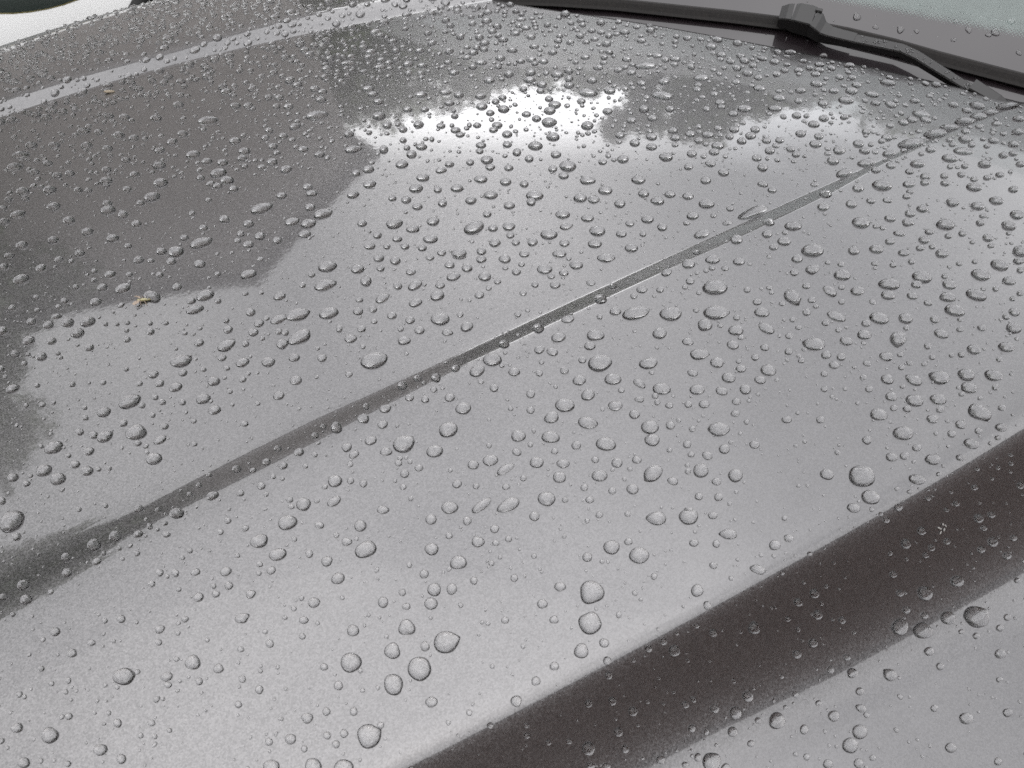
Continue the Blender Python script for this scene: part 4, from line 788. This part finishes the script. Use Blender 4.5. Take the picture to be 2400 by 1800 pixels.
for sg in (-1, 1):
    bm = bmesh.new()
    for k in range(3):
        a0 = -.6+.6*k; thread(bm, [(.001-.002*k, sg*.0012, .0018), (.002-.004*k, sg*.0042, .0038), (.004-.006*k, sg*.0072, .0002)], .00033)
    obj_bm('legs', bm, M_WING, fly)
    bm = bmesh.new(); vs_ = [bm.verts.new(p) for p in ((-.003, sg*.0012, .003), (-.0075, sg*.0035, .0042), (-.0105, sg*.0062, .0030), (-.0085, sg*.0078, .0022), (-.004, sg*.0050, .0026))]
    bm.faces.new(vs_); r_ = bmesh.ops.extrude_face_region(bm, geom=bm.faces[:]); bmesh.ops.translate(bm, verts=[v for v in r_['geom'] if isinstance(v, bmesh.types.BMVert)], vec=(0, 0, .0002)); obj_bm('wing', bm, M_WING, fly)
ps, pn = (0.1252, 1.2467)
sl, sn = on_hood(ps, pn)
bm = bmesh.new(); ell(bm, (0, 0, .0016), (.0085, .0030, .0020), .2)
for v in bm.verts: v.co.x += .12*v.co.y; v.co.y *= 1-.35*max(0, v.co.x/.0085)
seed = obj_bm('seed_husk', bm, noisy(mat('tan_husk', (.4, .3, .17), .6), 500, (.15, .12, .085), (.24, .20, .145)), smooth=True); seed.location = sl; seed.rotation_euler = (0, 0, -.75)
tag(seed, 'small tan seed husk on the hood near the far pale strip', 'seed')
ps, pn = (0.5262, 0.1055)
sl, sn = on_hood(ps, pn); bm = bmesh.new()
r2 = random.Random(3)
for k in range(7): ell(bm, (r2.uniform(-.004, .004), r2.uniform(-.003, .003), .0008), (r2.uniform(.0006, .002), r2.uniform(.0004, .001), .0006), r2.uniform(0, 3))
sp_o = obj_bm('bird_dropping_speck', bm, mat('chalky_speck', (.22, .21, .20), .8), smooth=True); sp_o.location = sl; sp_o.rotation_euler = Vector((0, 0, 1)).rotation_difference(sn).to_euler()
tag(sp_o, 'pale chalky speck stuck on the dark sloping band', 'speck')

# --- beads on the windshield glass and on the wiper
gg = np.random.default_rng(8); Vw, Fw = [], []
def glass_bead(a, b, h, r, st=1.0, flat=.45):
    base = len(Vw); seg = 12; th = gg.uniform(0, 3.14)
    rr = 1+.12*np.cos(3*np.linspace(0, 6.28, seg, endpoint=False)+gg.uniform(0, 6))
    for q in (1.0, .93, .75, .42):
        for k in range(seg):
            f = 2*math.pi*k/seg; x, y = r*st*q*math.cos(f)*rr[k], r*q*math.sin(f)*rr[k]
            Vw.append(G(a+x*math.cos(th)-y*math.sin(th), b+x*math.sin(th)+y*math.cos(th), h+r*flat*(1-q**2.3)**.58-(.0002 if q == 1 else 0)))
    Vw.append(G(a, b, h+r*flat))
    for j in range(3):
        for k in range(seg): Fw.append([base+j*seg+k, base+(j+1)*seg+k, base+(j+1)*seg+(k+1) % seg, base+j*seg+(k+1) % seg])
    for k in range(seg): Fw.append([base+3*seg+k, base+4*seg, base+3*seg+(k+1) % seg])
for a, b, r in ((0.2419, 0.0934, 0.0057), (0.0516, 0.1102, 0.0058), (0.0588, 0.1045, 0.0039), (0.1770, 0.0865, 0.0053), (0.2116, 0.0831, 0.0038), (0.0866, 0.1059, 0.0046), (0.1546, 0.0887, 0.0034), (0.1021, 0.0867, 0.0034), (0.0132, 0.0864, 0.0039), (0.1070, 0.1158, 0.0035), (0.0352, 0.1315, 0.0047)): glass_bead(a, b, 0.0, r, 1.25)
for k in range(150): glass_bead(gg.uniform(-.1, .75), gg.uniform(-.0, .25), 0.0, gg.uniform(.0006, .0018))
for k in range(60):
    f = gg.uniform(0, 1); i = int(f*(len(arm_path)-1)); t_ = f*(len(arm_path)-1)-i; p0, p1 = arm_path[i], arm_path[i+1]
    glass_bead(p0[0]+(p1[0]-p0[0])*t_, p0[1]+(p1[1]-p0[1])*t_+gg.uniform(-.005, .005), p0[2]+(p1[2]-p0[2])*t_, gg.uniform(.0008, .0024))
gb = mesh_np('small_raindrops', np.array(Vw), Fw, M_WATER); tag(gb, 'small raindrops scattered on the windshield glass and wiper arm', None, None, 'stuff')
